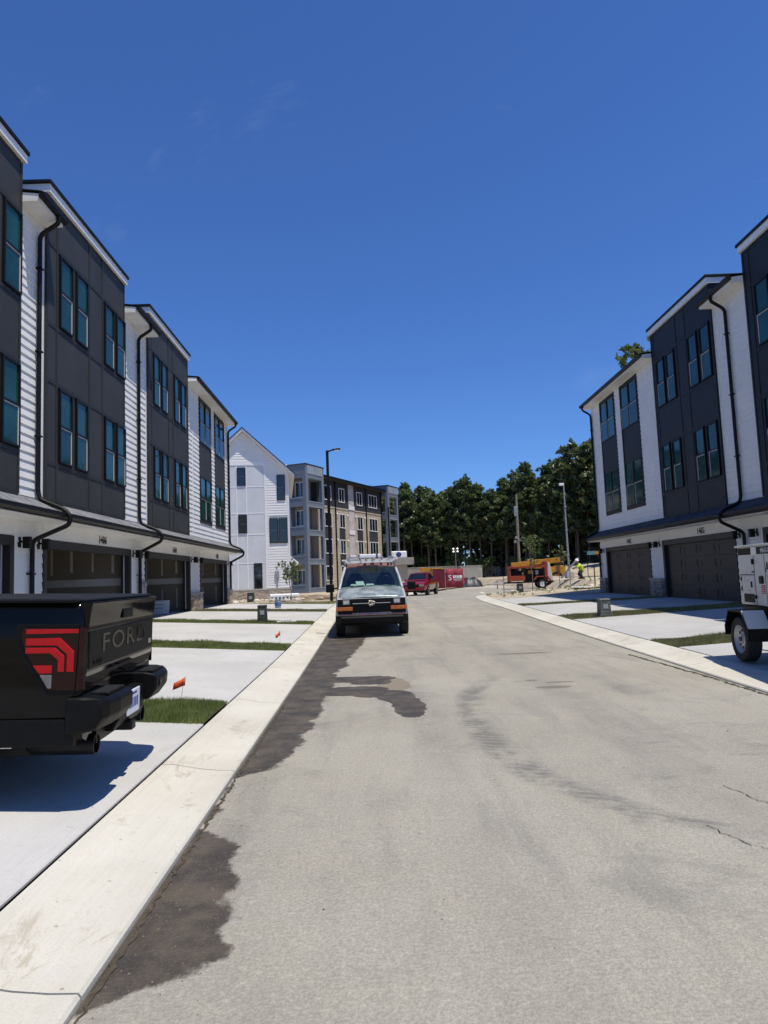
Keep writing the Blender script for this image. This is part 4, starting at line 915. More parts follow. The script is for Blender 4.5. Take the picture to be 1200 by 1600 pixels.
for X, z, w in ((-.885, 1.225, .81), (-1.19, 1.5, .755), (-1.49, 1.782, .665)):
    for i in range(7): t = -1+2*i/6; q.append((X+.05*(1-t*t), w*t, z+.008*(1-t*t)))
m.add(q, [(j*7+i, j*7+i+1, (j+1)*7+i+1, (j+1)*7+i) for j in range(2) for i in range(6)]); obj('windscreen', m, MT['windscreen'], VN, smooth=True)
m = MB(); m.loft([hsec(-.86, [(.79, 1.2), (.79, 1.225), (.4, 1.245)]), hsec(-1.3, [(.8, 1.2), (.8, 1.25), (.4, 1.29)]), hsec(-1.45, [(.8, 1.2), (.8, 1.22), (.4, 1.25)])]); obj('dashboard', m, pm('dash_painted_reflection', (.34, .42, .40), .7, .3, 5), VN, auto=40)  # pale teal base colour paints in the greenish reflection seen through the windscreen
m = MB(); m.box(-2.28, -1.4, -.84, .84, 1.21, 1.225); obj('cab_floor', m, MT['black'], VN)
for s in (1, -1): m = MB(); m.loft([hsec(-1.85, [(.24, 1.2), (.26, 1.4), (.12, 1.62)]), hsec(-2.0, [(.24, 1.2), (.26, 1.4), (.12, 1.64)])]); o = obj('seat', m, MT['satin_black'], VN, (0, s*.42, 0), bevel=.04)
MT['paper'] = pm('pale_paper', (.62, .72, .7), .7, .05, 9)
for i, (y, x, w, d, rz, tl) in enumerate(((-.28, -1.08, .22, .2, .3, .7), (-.47, -1.02, .13, .12, -.2, .3), (-.02, -1.12, .2, .2, .1, .2), (-.3, -.98, .3, .1, .15, .15))):
    m = MB(); m.box(-d/2, d/2, -w/2, w/2, 0, .004); o = obj('dash_paper', m, MT['paper'], VN, (x, y, 1.30+tl*.06), (0, tl, rz))
m = MB(); m.tube([(-1.45, .42, 1.3), (-1.4, .42, 1.34)], .01, 6); m.lathe([(.175, -.012), (.187, 0), (.175, .012), (.163, 0), (.175, -.012)], 24, 'x', (-1.44, .42, 1.36)); obj('steering_wheel', m, MT['black'], VN)
# grille and lights
m = MB(); m.prism([(-.86, .62), (-.86, .97), (-.5, .975), (.5, .975), (.86, .97), (.86, .62)], 'x', -.12, -.03); g = obj('grille_surround', m, MT['black'], VN, bevel=.015)
for z in (.72, .78, .84, .90): m = MB(); m.box(-.03, -.012, -.5, .5, z-.008, z+.008); obj('grille_bar', m, MT['satin_black'], g)
for s in (1, -1):
    m = MB(); m.box(-.03, -.014, min(s*.07, s*.48), max(s*.07, s*.48), .845, .865); obj('grille_bar', m, MT['chrome'], g)
    m = MB(); m.box(-.04, -.008, min(s*.55, s*.73), max(s*.55, s*.73), .83, .955); hl = obj('headlight', m, MT['clear_lens'], VN, bevel=.02, seg=3); m = MB(); m.box(-.008, -.004, min(s*.57, s*.71), max(s*.57, s*.71), .85, .935); obj('lens', m, pm('headlight_glass', (.45, .47, .48), .15, .3, 30, spec=.8), hl, bevel=.003)
    m = MB(); m.box(-.1, .0, min(s*.48, s*.9), max(s*.48, s*.9), .68, .775); obj('marker_light', m, MT['amber'], VN, bevel=.012)
    m = MB(); m.box(-.08, -.01, min(s*.5, s*.86), max(s*.5, s*.86), .6, .665); obj('valance', m, MT['satin_black'], VN, bevel=.01)
    m = MB(); m.tube([(-.89, s*.45+.1, 1.26), (-.93, s*.45-.32, 1.30)], .008, 6); obj('wiper', m, MT['black'], VN)
m = MB()
for i in range(9):
    a = i*2.4; r_ = .035+.05*((i*37 % 10)/10); c = (.0+.012*(i % 3), r_*math.cos(a), .86+r_*.8*math.sin(a)); m.lathe([(0.001, -.035), (.03, -.015), (.034, .01), (.001, .035)], 7, 'x', c)
obj('broken_emblem', m, pm('crumpled_silver', (.30, .28, .25), .5, .5, 25, metal=.3), VN)
m = MB(); m.loft([[(x, y, z) for x, z in ((-.1, .34), (.04, .34), (.09, .38), (.1, .5), (.06, .56), (-.1, .56))] if abs(y) < .8 else [(x-.09, y, z) for x, z in ((-.1, .36), (.02, .37), (.06, .4), (.06, .5), (.02, .55), (-.1, .55))] for y in (-.92, -.78, -.3, .3, .78, .92)]); b = obj('bumper', m, MT['satin_black'], VN, bevel=.008)
m = MB(); m.box(-.08, .075, -.84, .84, .56, .572); obj('bumper_top', m, MT['rust'], b)
m = MB(); m.box(-5.0, -.3, -.7, .7, .3, .42); obj('chassis', m, MT['black'], VN)
for x in (-.82, -4.2):
    for s in (1, -1): wheel(VN, (x, s*.83, .345), .345, .235, 'y', 'rim', s, 8, True)
# roof rack with its load
RK = obj('roof_rack', MB().box(-4.9, -1.75, -.715, -.675, 1.9, 1.94).box(-4.9, -1.75, .675, .715, 1.9, 1.94), MT['steelgrey'], VN); RK['kind'] = 'stuff'
for x in (-1.8, -3.3, -4.8):
    m = MB(); m.box(x-.03, x+.03, -.78, .78, 1.98, 2.02); obj('rack_crossbar', m, MT['trimw'], RK)
    for s in (1, -1): m = MB(); m.tube([(x, s*.69, 1.78), (x, s*.72, 2.0)], .025, 6); obj('rack_post', m, MT['rust'] if x == -3.3 else MT['steelgrey'], RK)
LD = thing('ladder', 'silver ladder lying on the van roof rack', 'ladder', (.07-.42, 19.2, zr(18)+2.03))
for s in (-.17, .17): m = MB(); m.box(s-.02, s+.02, 0, 3.2, 0, .085); obj('rail', m, MT['chrome'], LD)
for k in range(10): m = MB(); m.cyl((-.15, .15+k*.32, .04), (.15, .15+k*.32, .04), .016, None, 8); obj('rung', m, MT['chrome'], LD)
PP = thing('conduit_carrier', 'white pipe carrier tube on the van roof rack', 'pipe', (.07+.12, 19.1, zr(18)+2.09)); m = MB(); m.lathe([(0.001, 0), (.045, 0), (.05, .02), (.05, 3.2), (.001, 3.22)], 18, 'y'); obj('tube', m, MT['trimw'], PP, auto=40); m = MB(); m.lathe([(.001, -.03), (.058, -.03), (.058, .06), (.045, .06)], 18, 'y'); obj('end_cap', m, MT['trimw'], PP, auto=40)
PQ = thing('white_board', 'long white board tied across the van roof rack', 'board', (.07, 18.98, zr(18)+2.03)); m = MB(); m.box(-.28, .3, -.06, .06, 0, .1); obj('board', m, MT['trimw'], PQ, bevel=.02); m = MB(); m.box(.18, .22, -.065, .065, -.005, .106); obj('tie', m, MT['black'], PQ)
m = MB(); m.lathe([(.001, -.05), (.06, -.04), (.075, 0), (.06, .04), (.001, .05)], 14, 'y'); tag(obj('blue_strap_reel', m, pm('blue_plastic', (.03, .05, .16), .5), None, (.07+.80, 19.0, zr(18)+2.095), auto=50), 'dark blue strap reel at the right end of the van roof rack', 'strap reel')
for i, (dx, z, r_, mt) in enumerate(((-.6, 2.06, .022, 'satin_black'), (-.1, 2.05, .03, 'rust'), (.35, 2.05, .025, 'satin_black'), (.55, 2.06, .028, 'chrome'), (.64, 2.05, .02, 'rust'))):
    P = thing('roof_pipe', ('black conduit at the left of the van rack', 'rusty pipe low in the middle of the van rack', 'black pipe right of the middle on the van rack', 'bright metal pipe near the right of the van rack', 'thin rusty rod at the right edge of the van rack')[i], 'pipe', (.07+dx, 19.05, zr(18)+z-.02)); m = MB(); m.tube([(0, 0, 0), (rnd.uniform(-.05, .05), 3., .03)], r_, 8); obj('pipe', m, MT[mt], P, auto=50); m = MB(); m.cyl((0, -.01, 0), (0, .06, 0), r_*1.25, None, 10); obj('end_collar', m, MT['steelgrey'], P)
# --- far pickups
def far_pickup(label, loc, rz, paint, suv=False):
    F = thing('pickup_truck' if not suv else 'sport_utility_vehicle', label, 'pickup truck' if not suv else 'car', loc, rz); W2 = .9
    def q(X, wb, wm, wt, zb, zm, zt): return hsec(X, [(wb, zb), (wm, zb+.15), (wm, zm), (wt, zt)])
    m = MB(); m.loft([q(.02, .78, .84, .78, .45, .75, .88), q(-.15, .84, .9, .84, .42, .85, 1.0), q(-1.2, .85, .92, .86, .42, .95, 1.1), q(-3.3, .85, .92, .87, .42, 1.0, 1.13), q(-5.05, .85, .91, .86, .45, 1.0, 1.13)]); obj('body', m, MT[paint], F, auto=30)
    e = -3.25 if not suv else -4.9
    m = MB(); m.loft([hsec(-1.25, [(.84, 1.08), (.78, 1.14), (.4, 1.16)]), hsec(-1.95, [(.85, 1.08), (.68, 1.68), (.4, 1.72)]), hsec(e+.25, [(.85, 1.08), (.69, 1.72), (.4, 1.76)]), hsec(e, [(.85, 1.08), (.68, 1.6), (.4, 1.64)])]); obj('cab', m, MT[paint], F, auto=30)
    m = MB(); m.add([(-1.36, -.74, 1.2), (-1.36, .74, 1.2), (-1.9, .62, 1.655), (-1.9, -.62, 1.655)], [(0, 1, 2, 3)]); w = obj('windscreen', m, MT['vglass'], F, (.035, 0, .02))
    for s in (1, -1):
        for a, b in ((-1.75, -2.45), (-2.52, -3.1))+(((-3.3, -4.6),) if suv else ()):
            m = MB(); m.add([(a, s*.85, 1.15), (b, s*.85, 1.15), (b, s*.72, 1.6), (min(a, -2.0), s*.72, 1.6)], [(0, 1, 2, 3)]); obj('side_window', m, MT['vglass'], F, (0, s*.012, 0))
        m = MB(); m.box(-.03, .03, min(s*.45, s*.8), max(s*.45, s*.8), .74, .88); obj('headlight', m, MT['clear_lens'] if False else MT['chrome'], F, bevel=.02)
        m = MB(); m.box(-1.75, -1.6, min(s*.92, s*1.08), max(s*.92, s*1.08), 1.1, 1.25); obj('mirror', m, MT[paint] if not suv else MT['black'], F, bevel=.03)
        for x in (-.95, -4.1):
            m = MB(); m.cyl((x, s*.8, .45), (x, s*.925, .45), .45, None, 24); obj('wheel_arch', m, MT['black'], F); wheel(F, (x, s*.83, .38), .38, .25, 'y', 'chrome' if not suv else 'rim', s, 6)
    m = MB(); m.box(.0, .028, -.42, .42, .66, .84); obj('grille', m, MT['black'], F, bevel=.02); m = MB(); m.box(-.1, .1, -.88, .88, .42, .62); obj('bumper', m, MT[paint], F, bevel=.04)
    if not suv: m = MB(); m.box(-4.98, -3.32, -.74, .74, 1.132, 1.14); obj('bed_floor', m, MT['black'], F)
    m = MB(); m.box(-4.9, -.2, -.6, .6, .3, .43); obj('chassis', m, MT['black'], F)
    return F
far_pickup('red pickup facing the camera right behind the old van', (3.35, 51.4, .03), R(-90-17), 'redpaint')
far_pickup('red sport utility vehicle half hidden behind the red banner', (6.2, 74.4, .0), R(-143), 'redpaint', True)
TB = thing('trash_bag_load', 'pale bags and scraps heaped in the red pickup bed', 'bags', (4.75, 55.4, 1.17)); 
for i in range(5):
    m = MB(); m.lathe([(.001, -.16), (.16, -.1), (.2, .02), (.12, .14), (.001, .2)], 9, 'z', (rnd.uniform(-.35, .35), rnd.uniform(-.5, .4), .17)); obj('bag', m, MT['trimw'] if i % 2 else MT['apt_tan'], TB, smooth=True)
# ------------------------------------------------------------ generator trailer at the right edge
MT['genwhite'] = pm('off_white_enamel', (.60, .60, .57), .4, .05, 3, dirt=(.4, .38, .33), dk=.25)
MT['red_label'] = pm('red_label', (.42, .03, .04), .5, .1, 20)
GT = thing('generator_trailer', 'white towable generator with black band parked at the right edge', 'generator', (6.15, 9.98, .125), R(82))
m = MB(); m.box(-1.9, .55, -.5, .5, .8, 1.66); gb = obj('housing', m, MT['genwhite'], GT, bevel=.02)
m = MB(); m.box(-1.93, .58, -.53, .53, 1.66, 1.69); obj('lid', m, MT['genwhite'], gb, bevel=.008)
for a, b in ((.515, .04), (-.17, -1.85)): m = MB(); m.box(b, a, .5, .506, 1.545, 1.645); obj('black_band', m, MT['satin_black'], gb)
m = MB(); m.box(-.155, .025, .5, .507, 1.54, 1.65); obj('bright_plate', m, MT['trimw'], gb)
text('band_lettering', 'MAXI-POWER', MT['trimw'], .1, gb, (-.31, .508, 1.592), (R(90), 0, R(180)), .001, .9, 'LEFT')
text('maker_lettering', 'Allmand', MT['black'], .21, gb, (-.42, .506, 1.35), (R(90), 0, R(180)), .001, .9, 'LEFT')
def gl(nm, x0, x1, z0, z1, mat, d=.506, par=gb, bev=0):
    m = MB(); m.box(min(x0, x1), max(x0, x1), .5, d, z0, z1); return obj(nm, m, MT[mat], par, bevel=bev)
for x in (-.035, -.40): gl('seam', x-.005, x+.005, .82, 1.53, 'black', .503)
gl('seam', .5, -.03, 1.243, 1.253, 'black', .5035); gl('seam', .45, .44, .98, 1.24, 'black', .503)
gl('control_door', .43, .0, .99, 1.23, 'genwhite', .508, bev=.004)
gl('latch', .0, -.05, 1.40, 1.48, 'satin_black', .53, bev=.01); gl('latch', .02, -.015, 1.28, 1.30, 'black', .52)
gl('door_handle', -.2, -.33, 1.12, 1.23, 'satin_black', .52, bev=.02); gl('latch', .1, .06, 1.06, 1.15, 'black', .52, bev=.008)
gl('hinge', .47, .445, 1.16, 1.22, 'black', .515); gl('hinge', .47, .445, 1.01, 1.07, 'black', .515)
gl('red_label', -.24, -.36, .98, 1.10, 'red_label', .504); gl('red_label', -.46, -.9, 1.10, 1.15, 'red_label', .504)
for k in range(4): gl('print_line', -.255, -.345, .995+k*.026, 1.003+k*.026, 'trimw', .505)
for k in range(4): gl('print_line', -.45, -.95, 1.165+k*.024, 1.175+k*.024, 'steelgrey', .504)
for (x, z, w) in ((.36, 1.19, .06), (.36, 1.16, .08), (.25, 1.16, .06), (.36, 1.13, .04), (.25, 1.14, .07), (.2, 1.01, .09)): gl('print_line', x, x-w, z, z+.014, 'steelgrey', .509)
gl('vent', .40, .03, .84, .965, 'satin_black', .504)
for k in range(6): gl('vent_slat', .39, .05, .846+k*.02, .853+k*.02, 'black', .512)
gl('latch', .0, -.06, .90, .95, 'black', .53, bev=.008)
m = MB(); m.box(-1.9, .62, -.46, .46, .62, .79); obj('frame', m, MT['satin_black'], GT, bevel=.02); m = MB(); m.box(-.6, .55, -.42, .46, .42, .62); obj('fuel_tank', m, MT['satin_black'], GT, bevel=.03)
m = MB(); m.box(-.06, .06, -.7, .7, .28, .40); obj('axle', m, MT['black'], GT)
m = MB(); m.tube([(.6, .3, .55), (1.7, 0, .5)], .04, 8); obj('tow_bar', m, MT['black'], GT); m = MB(); m.tube([(.6, -.3, .55), (1.7, 0, .5)], .04, 8); obj('tow_bar', m, MT['black'], GT)
m = MB(); m.tube([(1.5, 0, .55), (1.5, 0, .05)], .035, 8); obj('jack_leg', m, MT['black'], GT)
for s in (1, -1):
    wheel(GT, (0, s*.68, .325), .325, .21, 'y', 'rim', s, 8, True)
    ou = [(-.42, .33), (-.44, .5), (-.24, .74), (.24, .74), (.42, .5), (.42, .36)]; inn = [(-.405, .33), (-.425, .49), (-.23, .72), (.23, .72), (.405, .49), (.405, .36)]
    m = MB(); secs = []
    for p, q in zip(ou, inn): secs.append([(p[0], s*.5, p[1]), (p[0], s*.82, p[1]), (q[0], s*.82, q[1]), (q[0], s*.5, q[1])])
    m.loft(secs); fe = obj('fender', m, MT['satin_black'], GT)
    m = MB(); m.hexa([(-.25, s*.51, .742), (-.44, s*.51, .503), (-.44, s*.81, .503), (-.25, s*.81, .742), (-.25, s*.51, .748), (-.447, s*.51, .506), (-.447, s*.81, .506), (-.25, s*.81, .748)]); obj('fender_plate', m, MT['chrome'] if False else MT['genwhite'], fe)
# ------------------------------------------------------------ utility pedestals, bucket, flags
def pedestal(label, x, y, z, w, h, mat):
    P = thing('utility_pedestal', label, 'utility box', (x, y, z), R(rnd.uniform(-8, 8)), 'utility pedestals in the verges'); a, b = w/2, w*.42
    m = MB(); m.loft([[(-a, -a, 0), (a, -a, 0), (a, a, 0), (-a, a, 0)], [(-a, -a, .06), (a, -a, .06), (a, a, .06), (-a, a, .06)]]); obj('base', m, MT[mat], P, bevel=.01)
    m = MB(); m.loft([[(-s, -s, q), (s, -s, q), (s, s, q), (-s, s, q)] for s, q in ((a*.93, .06), (b, h-.05), (b, h-.05))]); obj('body', m, MT[mat], P, bevel=.015)
    m = MB(); m.loft([[(-s, -s, q), (s, -s, q), (s, s, q), (-s, s, q)] for s, q in ((b*1.08, h-.05), (b*1.08, h-.02), (b*.9, h))]); obj('cap', m, MT[mat], P, bevel=.01)
    m = MB(); m.box(-w*.2, w*.2, -a*.95, -a*.9+.0, h*.45, h*.7); obj('notice_label', m, MT['steelgrey'], P)
    return P
MT['pedgrey'] = pm('weathered_grey_green', (.10, .105, .09), .6, .25, 6, dirt=(.22, .2, .16), dk=.5)
pedestal('dark pedestal in the grass between the left driveways', -3.35, 22.0, zleft(-3.35, 22), .33, .54, 'darkgreen')
pedestal('dark pedestal by the brick base of the gable townhouse', -7.6, 45.2, .12, .5, .75, 'darkgreen')
pedestal('grey-green pedestal standing in the sod before the right garages', 6.65, 19.6, zright(6.65, 19.6), .34, .5, 'pedgrey')
pedestal('small dark green pedestal in the weedy dirt by the curb nose', 9.55, 43.6, lotr(9.55, 43.6), .42, .6, 'darkgreen')
PD = thing('meter_lid', 'pale concrete meter lid set in grass beside a dark pedestal', 'meter lid', (-2.6, 22.0, zleft(-2.6, 22))); m = MB(); m.box(-.3, .3, -.22, .22, -.05, .05); obj('pad', m, MT['slab'], PD, bevel=.01); m = MB(); m.box(-.15, .15, -.12, .12, .05, .056); obj('lid', m, MT['steelgrey'], PD)
BK = thing('bucket', 'grey plastic bucket standing on the last left driveway', 'bucket', (-4.05, 31.2, zleft(-4.05, 31.2))); m = MB(); m.lathe([(.001, 0), (.125, 0), (.15, .36), (.162, .36), (.162, .385), (.14, .385), (.12, .03), (.001, .03)], 20); obj('pail', m, pm('grey_pail', (.33, .37, .38), .5, .1), BK, auto=40)
m = MB(); m.tube([(.16*math.cos(a), .16*math.sin(a)*.3-.1, .33+.1*math.sin(a)-.12) for a in [math.pi*k/10 for k in range(11)]], .006, 6); obj('handle', m, MT['steelgrey'], BK); m = MB(); m.lathe([(.142, .1), (.1465, .1), (.1515, .25), (.147, .25)], 20); obj('print_band', m, pm('blue_print', (.07, .14, .32), .5), BK)
def flag(label, x, y, rz, tilt):
    z = zleft(x, y); F = thing('marker_flag', label, 'flag', (x, y, z), rz, 'orange marker flags'); m = MB(); m.tube([(0, 0, -.03), (.02, 0, .15), (.06*tilt, 0, .30)], .0025, 5); obj('wire_stake', m, MT['steelgrey'], F)
    m = MB(); n = 6; vs_ = []
    for i in range(n): t = i/(n-1); vs_ += [(.05*tilt-.15*t, .018*math.sin(t*7), .19-.05*t), (.06*tilt-.145*t, .018*math.sin(t*7+.6), .29-.07*t)]
    m.add(vs_, [(2*i, 2*i+2, 2*i+3, 2*i+1) for i in range(n-1)]); o = obj('flag_sheet', m, MT['orangeflag'], F, smooth=True); s = o.modifiers.new('t', 'SOLIDIFY'); s.thickness = .001
flag('larger orange flag on a wire stake by the near grass strip', -2.32, 8.62, R(5), 1)
flag('small orange flag beyond on the second grass strip', -2.02, 15.7, R(60), .4)
SB = thing('sign_board', 'white board leaning inside the open garage numbered 1404', 'board', (-8.3, 26.6, ZL)); m = MB(); m.hexa([(-.02, .0, 0), (.72, .0, 0), (.72, .02, 0), (-.02, .02, 0), (-.02, .1, .5), (.72, .1, .5), (.72, .12, .5), (-.02, .12, .5)]); obj('panel', m, MT['trimw'], SB)
for k in range(2): m = MB(); y_ = .035+k*.03; m.hexa([(.15, y_-.004, .2+k*.13), (.5, y_-.004, .2+k*.13), (.5, y_+.01, .2+k*.13), (.15, y_+.01, .2+k*.13), (.15, y_+.003, .235+k*.13), (.5, y_+.003, .235+k*.13), (.5, y_+.017, .235+k*.13), (.15, y_+.017, .235+k*.13)]); obj('print_line', m, MT['steelgrey'], SB)
# ------------------------------------------------------------ lamps and poles
def lamp(label, x, y, z, h):
    L = thing('street_lamp', label, 'street lamp', (x, y, z), 0, 'black street lamps'); m = MB(); m.loft([[(-s, -s, q), (s, -s, q), (s, s, q), (-s, s, q)] for s, q in ((.085, 0), (.085, h*.5), (.08, h))]); obj('pole', m, MT['black'], L, bevel=.01)
    m = MB(); m.box(-.16, .16, -.16, .16, 0, .05); obj('base_plate', m, MT['black'], L); m = MB(); m.tube(bend([(0, 0, h-.12), (.12, 0, h-.03), (.35, 0, h+.04)], .1), .045, 8); obj('arm', m, MT['black'], L)
    m = MB(); m.loft([[(x_, -w, h-.0+d), (x_, w, h+d), (x_, w, h+.07+d), (x_, -w, h+.07+d)] for x_, w, d in ((.28, .1, 0), (.4, .17, .0), (.72, .17, .03), (.8, .1, .04))]); hd_ = obj('lamp_head', m, MT['black'], L, bevel=.01); m = MB(); m.box(.45, .72, -.12, .12, h-.005, h+.012); obj('led_panel', m, MT['trimw'], hd_)
lamp('tall black street lamp on the grass left of the old van', -2.18, 41.2, .1+zr(41)*.4, 9.1)
lamp('far black street lamp before the end of the apartment block', 2.6, 78, .0, 9.4)
UP = thing('utility_pole', 'weathered wooden utility pole behind the orange machine', 'utility pole', (18.7, 85, 0)); m = MB(); m.tube([(0, 0, 0), (.02, 0, 5), (.1, 0, 11.1)], [.2, .17, .13], 10); obj('pole', m, pm('weathered_wood', (.26, .23, .19), .85, .2, 4), UP, auto=50)
for dx, z in ((-.35, 5.1), (-.2, 5.6), (.2, 5.3)): m = MB(); m.box(dx-.14, dx+.14, -.2, .1, z, z+.28); obj('pole_fitting', m, MT['steelgrey'], UP, bevel=.03)
m = MB(); m.box(-.3, .18, -.15, .0, 8.4, 9.6); obj('transformer_can', m, MT['steelgrey'], UP, bevel=.05)
LP = thing('camera_mast', 'slim grey steel mast with a white head on a concrete footing', 'mast', (16.95, 58, .85)); m = MB(); m.tube([(0, 0, .5), (-.02, 0, 4.2), (-.02, 0, 8.1)], [.1, .075, .055], 10); obj('mast', m, MT['steelgrey'], LP, auto=50); m = MB(); m.loft([[(-s, -s, q), (s, -s, q), (s, s, q), (-s, s, q)] for s, q in ((.34, 0), (.3, .55))]); obj('footing', m, MT['slab2'], LP, bevel=.03)
for z in (1.9, 4.0, 6.0): m = MB(); m.cyl((0, 0, z), (0, 0, z+.08), .13, None, 10); obj('collar', m, MT['steelgrey'], LP)
m = MB(); m.box(-.42, -.02, -.08, .08, 7.85, 8.05); obj('mast_head', m, MT['trimw'], LP, bevel=.04)
# ------------------------------------------------------------ orange engine trailer, yellow machines
MT['orange'] = pm('orange_red_enamel', (.30, .045, .014), .5, .2, 4, dirt=(.12, .07, .05), dk=.5); MT['yellow'] = pm('machine_yellow', (.46, .22, .02), .5, .2, 3, dirt=(.16, .1, .05), dk=.5)
OT = thing('engine_trailer', 'orange-red engine trailer with open side standing before the yellow machine', 'trailer', (14.2, 62, .03), R(-4))
def bx(nm, a, mat, par=OT, bev=.02): m = MB(); m.box(*a); return obj(nm, m, MT[mat], par, bevel=bev)
bx('deck', (-1.9, 2.6, -.75, .75, .5, .62), 'black'); bx('front_panel', (1.55, 1.8, -.7, .7, .62, 2.35), 'orange'); bx('rear_panel', (-1.6, -1.45, -.7, .7, .62, 1.9), 'orange')
bx('roof', (-1.62, 1.55, -.75, .75, 1.82, 2.0), 'orange'); bx('engine_block', (-.2, 1.5, -.45, .5, .62, 1.75), 'black'); bx('side_panel', (-1.45, -.2, -.7, -.64, .7, 1.15), 'orange'); bx('radiator', (-1.35, -.45, -.6, .4, .7, 1.6), 'satin_black')
bx('air_filter', (.1, .55, -.6, -.3, 1.3, 1.6), 'yellow'); bx('oil_can', (.75, 1.0, -.6, -.4, 1.2, 1.6), 'steelgrey')
m = MB(); m.prism([(1.85, .6), (2.35, .6), (2.1, 2.2), (1.9, 2.3)], 'y', -.3, .3); obj('tool_box', m, MT['genwhite'], OT, bevel=.03)
m = MB(); m.prism([(.5, .75), (.75, 1.08), (1.75, 1.08), (2.1, .6), (1.95, .6), (1.68, .98), (.82, .98), (.6, .72)], 'y', -1.0, -.72); obj('fender', m, MT['orange'], OT)
for s in (-1, 1): wheel(OT, (1.25, s*.86, .38), .38, .24, 'y', 'trimw', s, 6)
m = MB(); m.tube([(-1.9, 0, .5), (-3.2, 0, .5)], .06, 8); obj('tow_bar', m, MT['steelgrey'], OT); m = MB(); m.tube([(-2.6, .1, .8), (-2.6, .1, .02)], .05, 8); obj('jack_leg', m, MT['steelgrey'], OT)
bx('rear_shelf', (2.6, 4.2, -.5, .5, .6, .68), 'black'); 
for x in (2.75, 4.0): bx('prop_leg', (x-.04, x+.04, -.5, -.42, -.02, .6), 'black', bev=0)
def mach(label, loc, rz, L):
    Mx = thing('telehandler', label, 'telehandler', loc, rz)
    def b(nm, a, mat, bev=.05, par=Mx): m = MB(); m.box(*a); return obj(nm, m, MT[mat], par, bevel=bev)
    b('chassis', (-L*.45, L*.45, -.7, .7, .6, 1.15), 'yellow'); b('engine_hood', (-.6, 1.5, -1.05, -.55, .95, 1.7), 'yellow'); c = b('cab', (-.9, .6, .15, 1.05, 1.1, 2.5), 'yellow'); b('cab_glass', (-.8, .5, .1, 1.1, 1.6, 2.35), 'vglass', .03, c); b('counterweight', (L*.38, L*.5, -.9, .9, .7, 1.8), 'yellow')
    m = MB(); m.hexa([(-L*.62, -.2, 1.75), (L*.45, -.2, 2.1), (L*.45, .12, 2.1), (-L*.62, .12, 1.75), (-L*.62, -.2, 2.2), (L*.45, -.2, 2.65), (L*.45, .12, 2.65), (-L*.62, .12, 2.2)]); bo = obj('boom', m, MT['yellow'], Mx, bevel=.03)
    m = MB(); m.box(-L*.62, -L*.55, -.5, .45, .9, 2.3); obj('fork_carriage', m, MT['black'], bo)
    for x in (-L*.28, L*.3):
        for s in (-1, 1): wheel(Mx, (x, s*.95, .6), .6, .42, 'y', 'yellow', s, 6)
    return Mx
Mx = mach('yellow telehandler behind the orange trailer', (20.7, 84, 0), R(4), 5.0); Mx.scale = (1.25, 1.2, 1.18)
mach('yellow telehandler behind the red vehicles by the storage wall', (9.3, 96, .0), R(185), 4.6)
LR = thing('leaning_ramp', 'grey metal ramp tilted against the mast footing', 'ramp', (16.0, 57.4, .9), R(-20)); m = MB(); m.hexa([(0, -.35, 0), (.12, -.35, -.05), (.12, .35, -.05), (0, .35, 0), (1.5, -.35, 1.65), (1.6, -.35, 1.58), (1.6, .35, 1.58), (1.5, .35, 1.65)]); obj('ramp_panel', m, MT['steelgrey'], LR)
for k in range(6): m = MB(); t = k/6; m.box(.08+1.45*t, .12+1.45*t, -.37, .37, .12+1.63*t, .17+1.63*t); obj('ramp_rung', m, MT['black'], LR)
# ------------------------------------------------------------ banner, tarp, containers, light tower, sign
MT['banner'] = pm('red_mesh_banner', (.25, .03, .05), .8, .25, 3)
BN = thing('fence_banner', 'red banner with white lettering hung on a fence corner by the road', 'banner', (8.1, 72, .02), R(7)); m = MB(); n = 9; q = []
for i in range(n):
    t = i/(n-1)
    for j in range(5): q.append((1.85*t, .05*math.sin(t*11+j)+.02*math.sin(j*3+t*5), .15+1.95*j/4))
m.add(q, [(i*5+j, (i+1)*5+j, (i+1)*5+j+1, i*5+j+1) for i in range(n-1) for j in range(4)]); o = obj('banner_sheet', m, MT['banner'], BN, smooth=True); o.modifiers.new('t', 'SOLIDIFY').thickness = .01
for x in (-.06, 1.9): m = MB(); m.cyl((x, .06, -.1), (x, .06, 2.2), .03, None, 8); obj('fence_post', m, MT['steelgrey'], BN)
m = MB(); m.add([(-.06, .06, .15), (-.9, 1.5, .15), (-.9, 1.5, 2.1), (-.06, .06, 2.1)], [(0, 1, 2, 3)]); o = obj('banner_return', m, MT['banner'], BN); o.modifiers.new('t', 'SOLIDIFY').thickness = .01
text('lettering', 'S', MT['trimw'], .8, BN, (.42, -.09, 1.15), (R(90), 0, 0), .004); 
for k, (x0, x1, z0, z1) in enumerate(((.75, .9, 1.12, 1.42), (.96, 1.12, 1.15, 1.42), (1.18, 1.36, 1.12, 1.4), (1.42, 1.7, 1.12, 1.42), (.78, 1.68, .98, 1.04), (.8, 1.6, .84, .87))): m = MB(); m.box(x0, x1, -.095, -.088, z0, z1); obj('print_block', m, MT['trimw'], BN)
TP = thing('tarp_pile', 'low dark tarpaulin covered pile right of the red banner', 'tarp', (11.9, 80, 0)); m = MB(); n = 12; q = []
for i in range(n):
    for j in range(6):
        t = i/(n-1)*2-1; v = j/5*2-1; q.append((1.3*t, .9*v, 1.15*(max(0, 1-abs(t)**5))*(max(0, 1-abs(v)**4))*(.9+.12*math.sin(i*1.7+j))))
m.add(q, [(i*6+j, (i+1)*6+j, (i+1)*6+j+1, i*6+j+1) for i in range(n-1) for j in range(5)]); obj('tarp_sheet', m, pm('dark_blue_tarp', (.016, .02, .032), .45, .3, 3), TP, smooth=True)
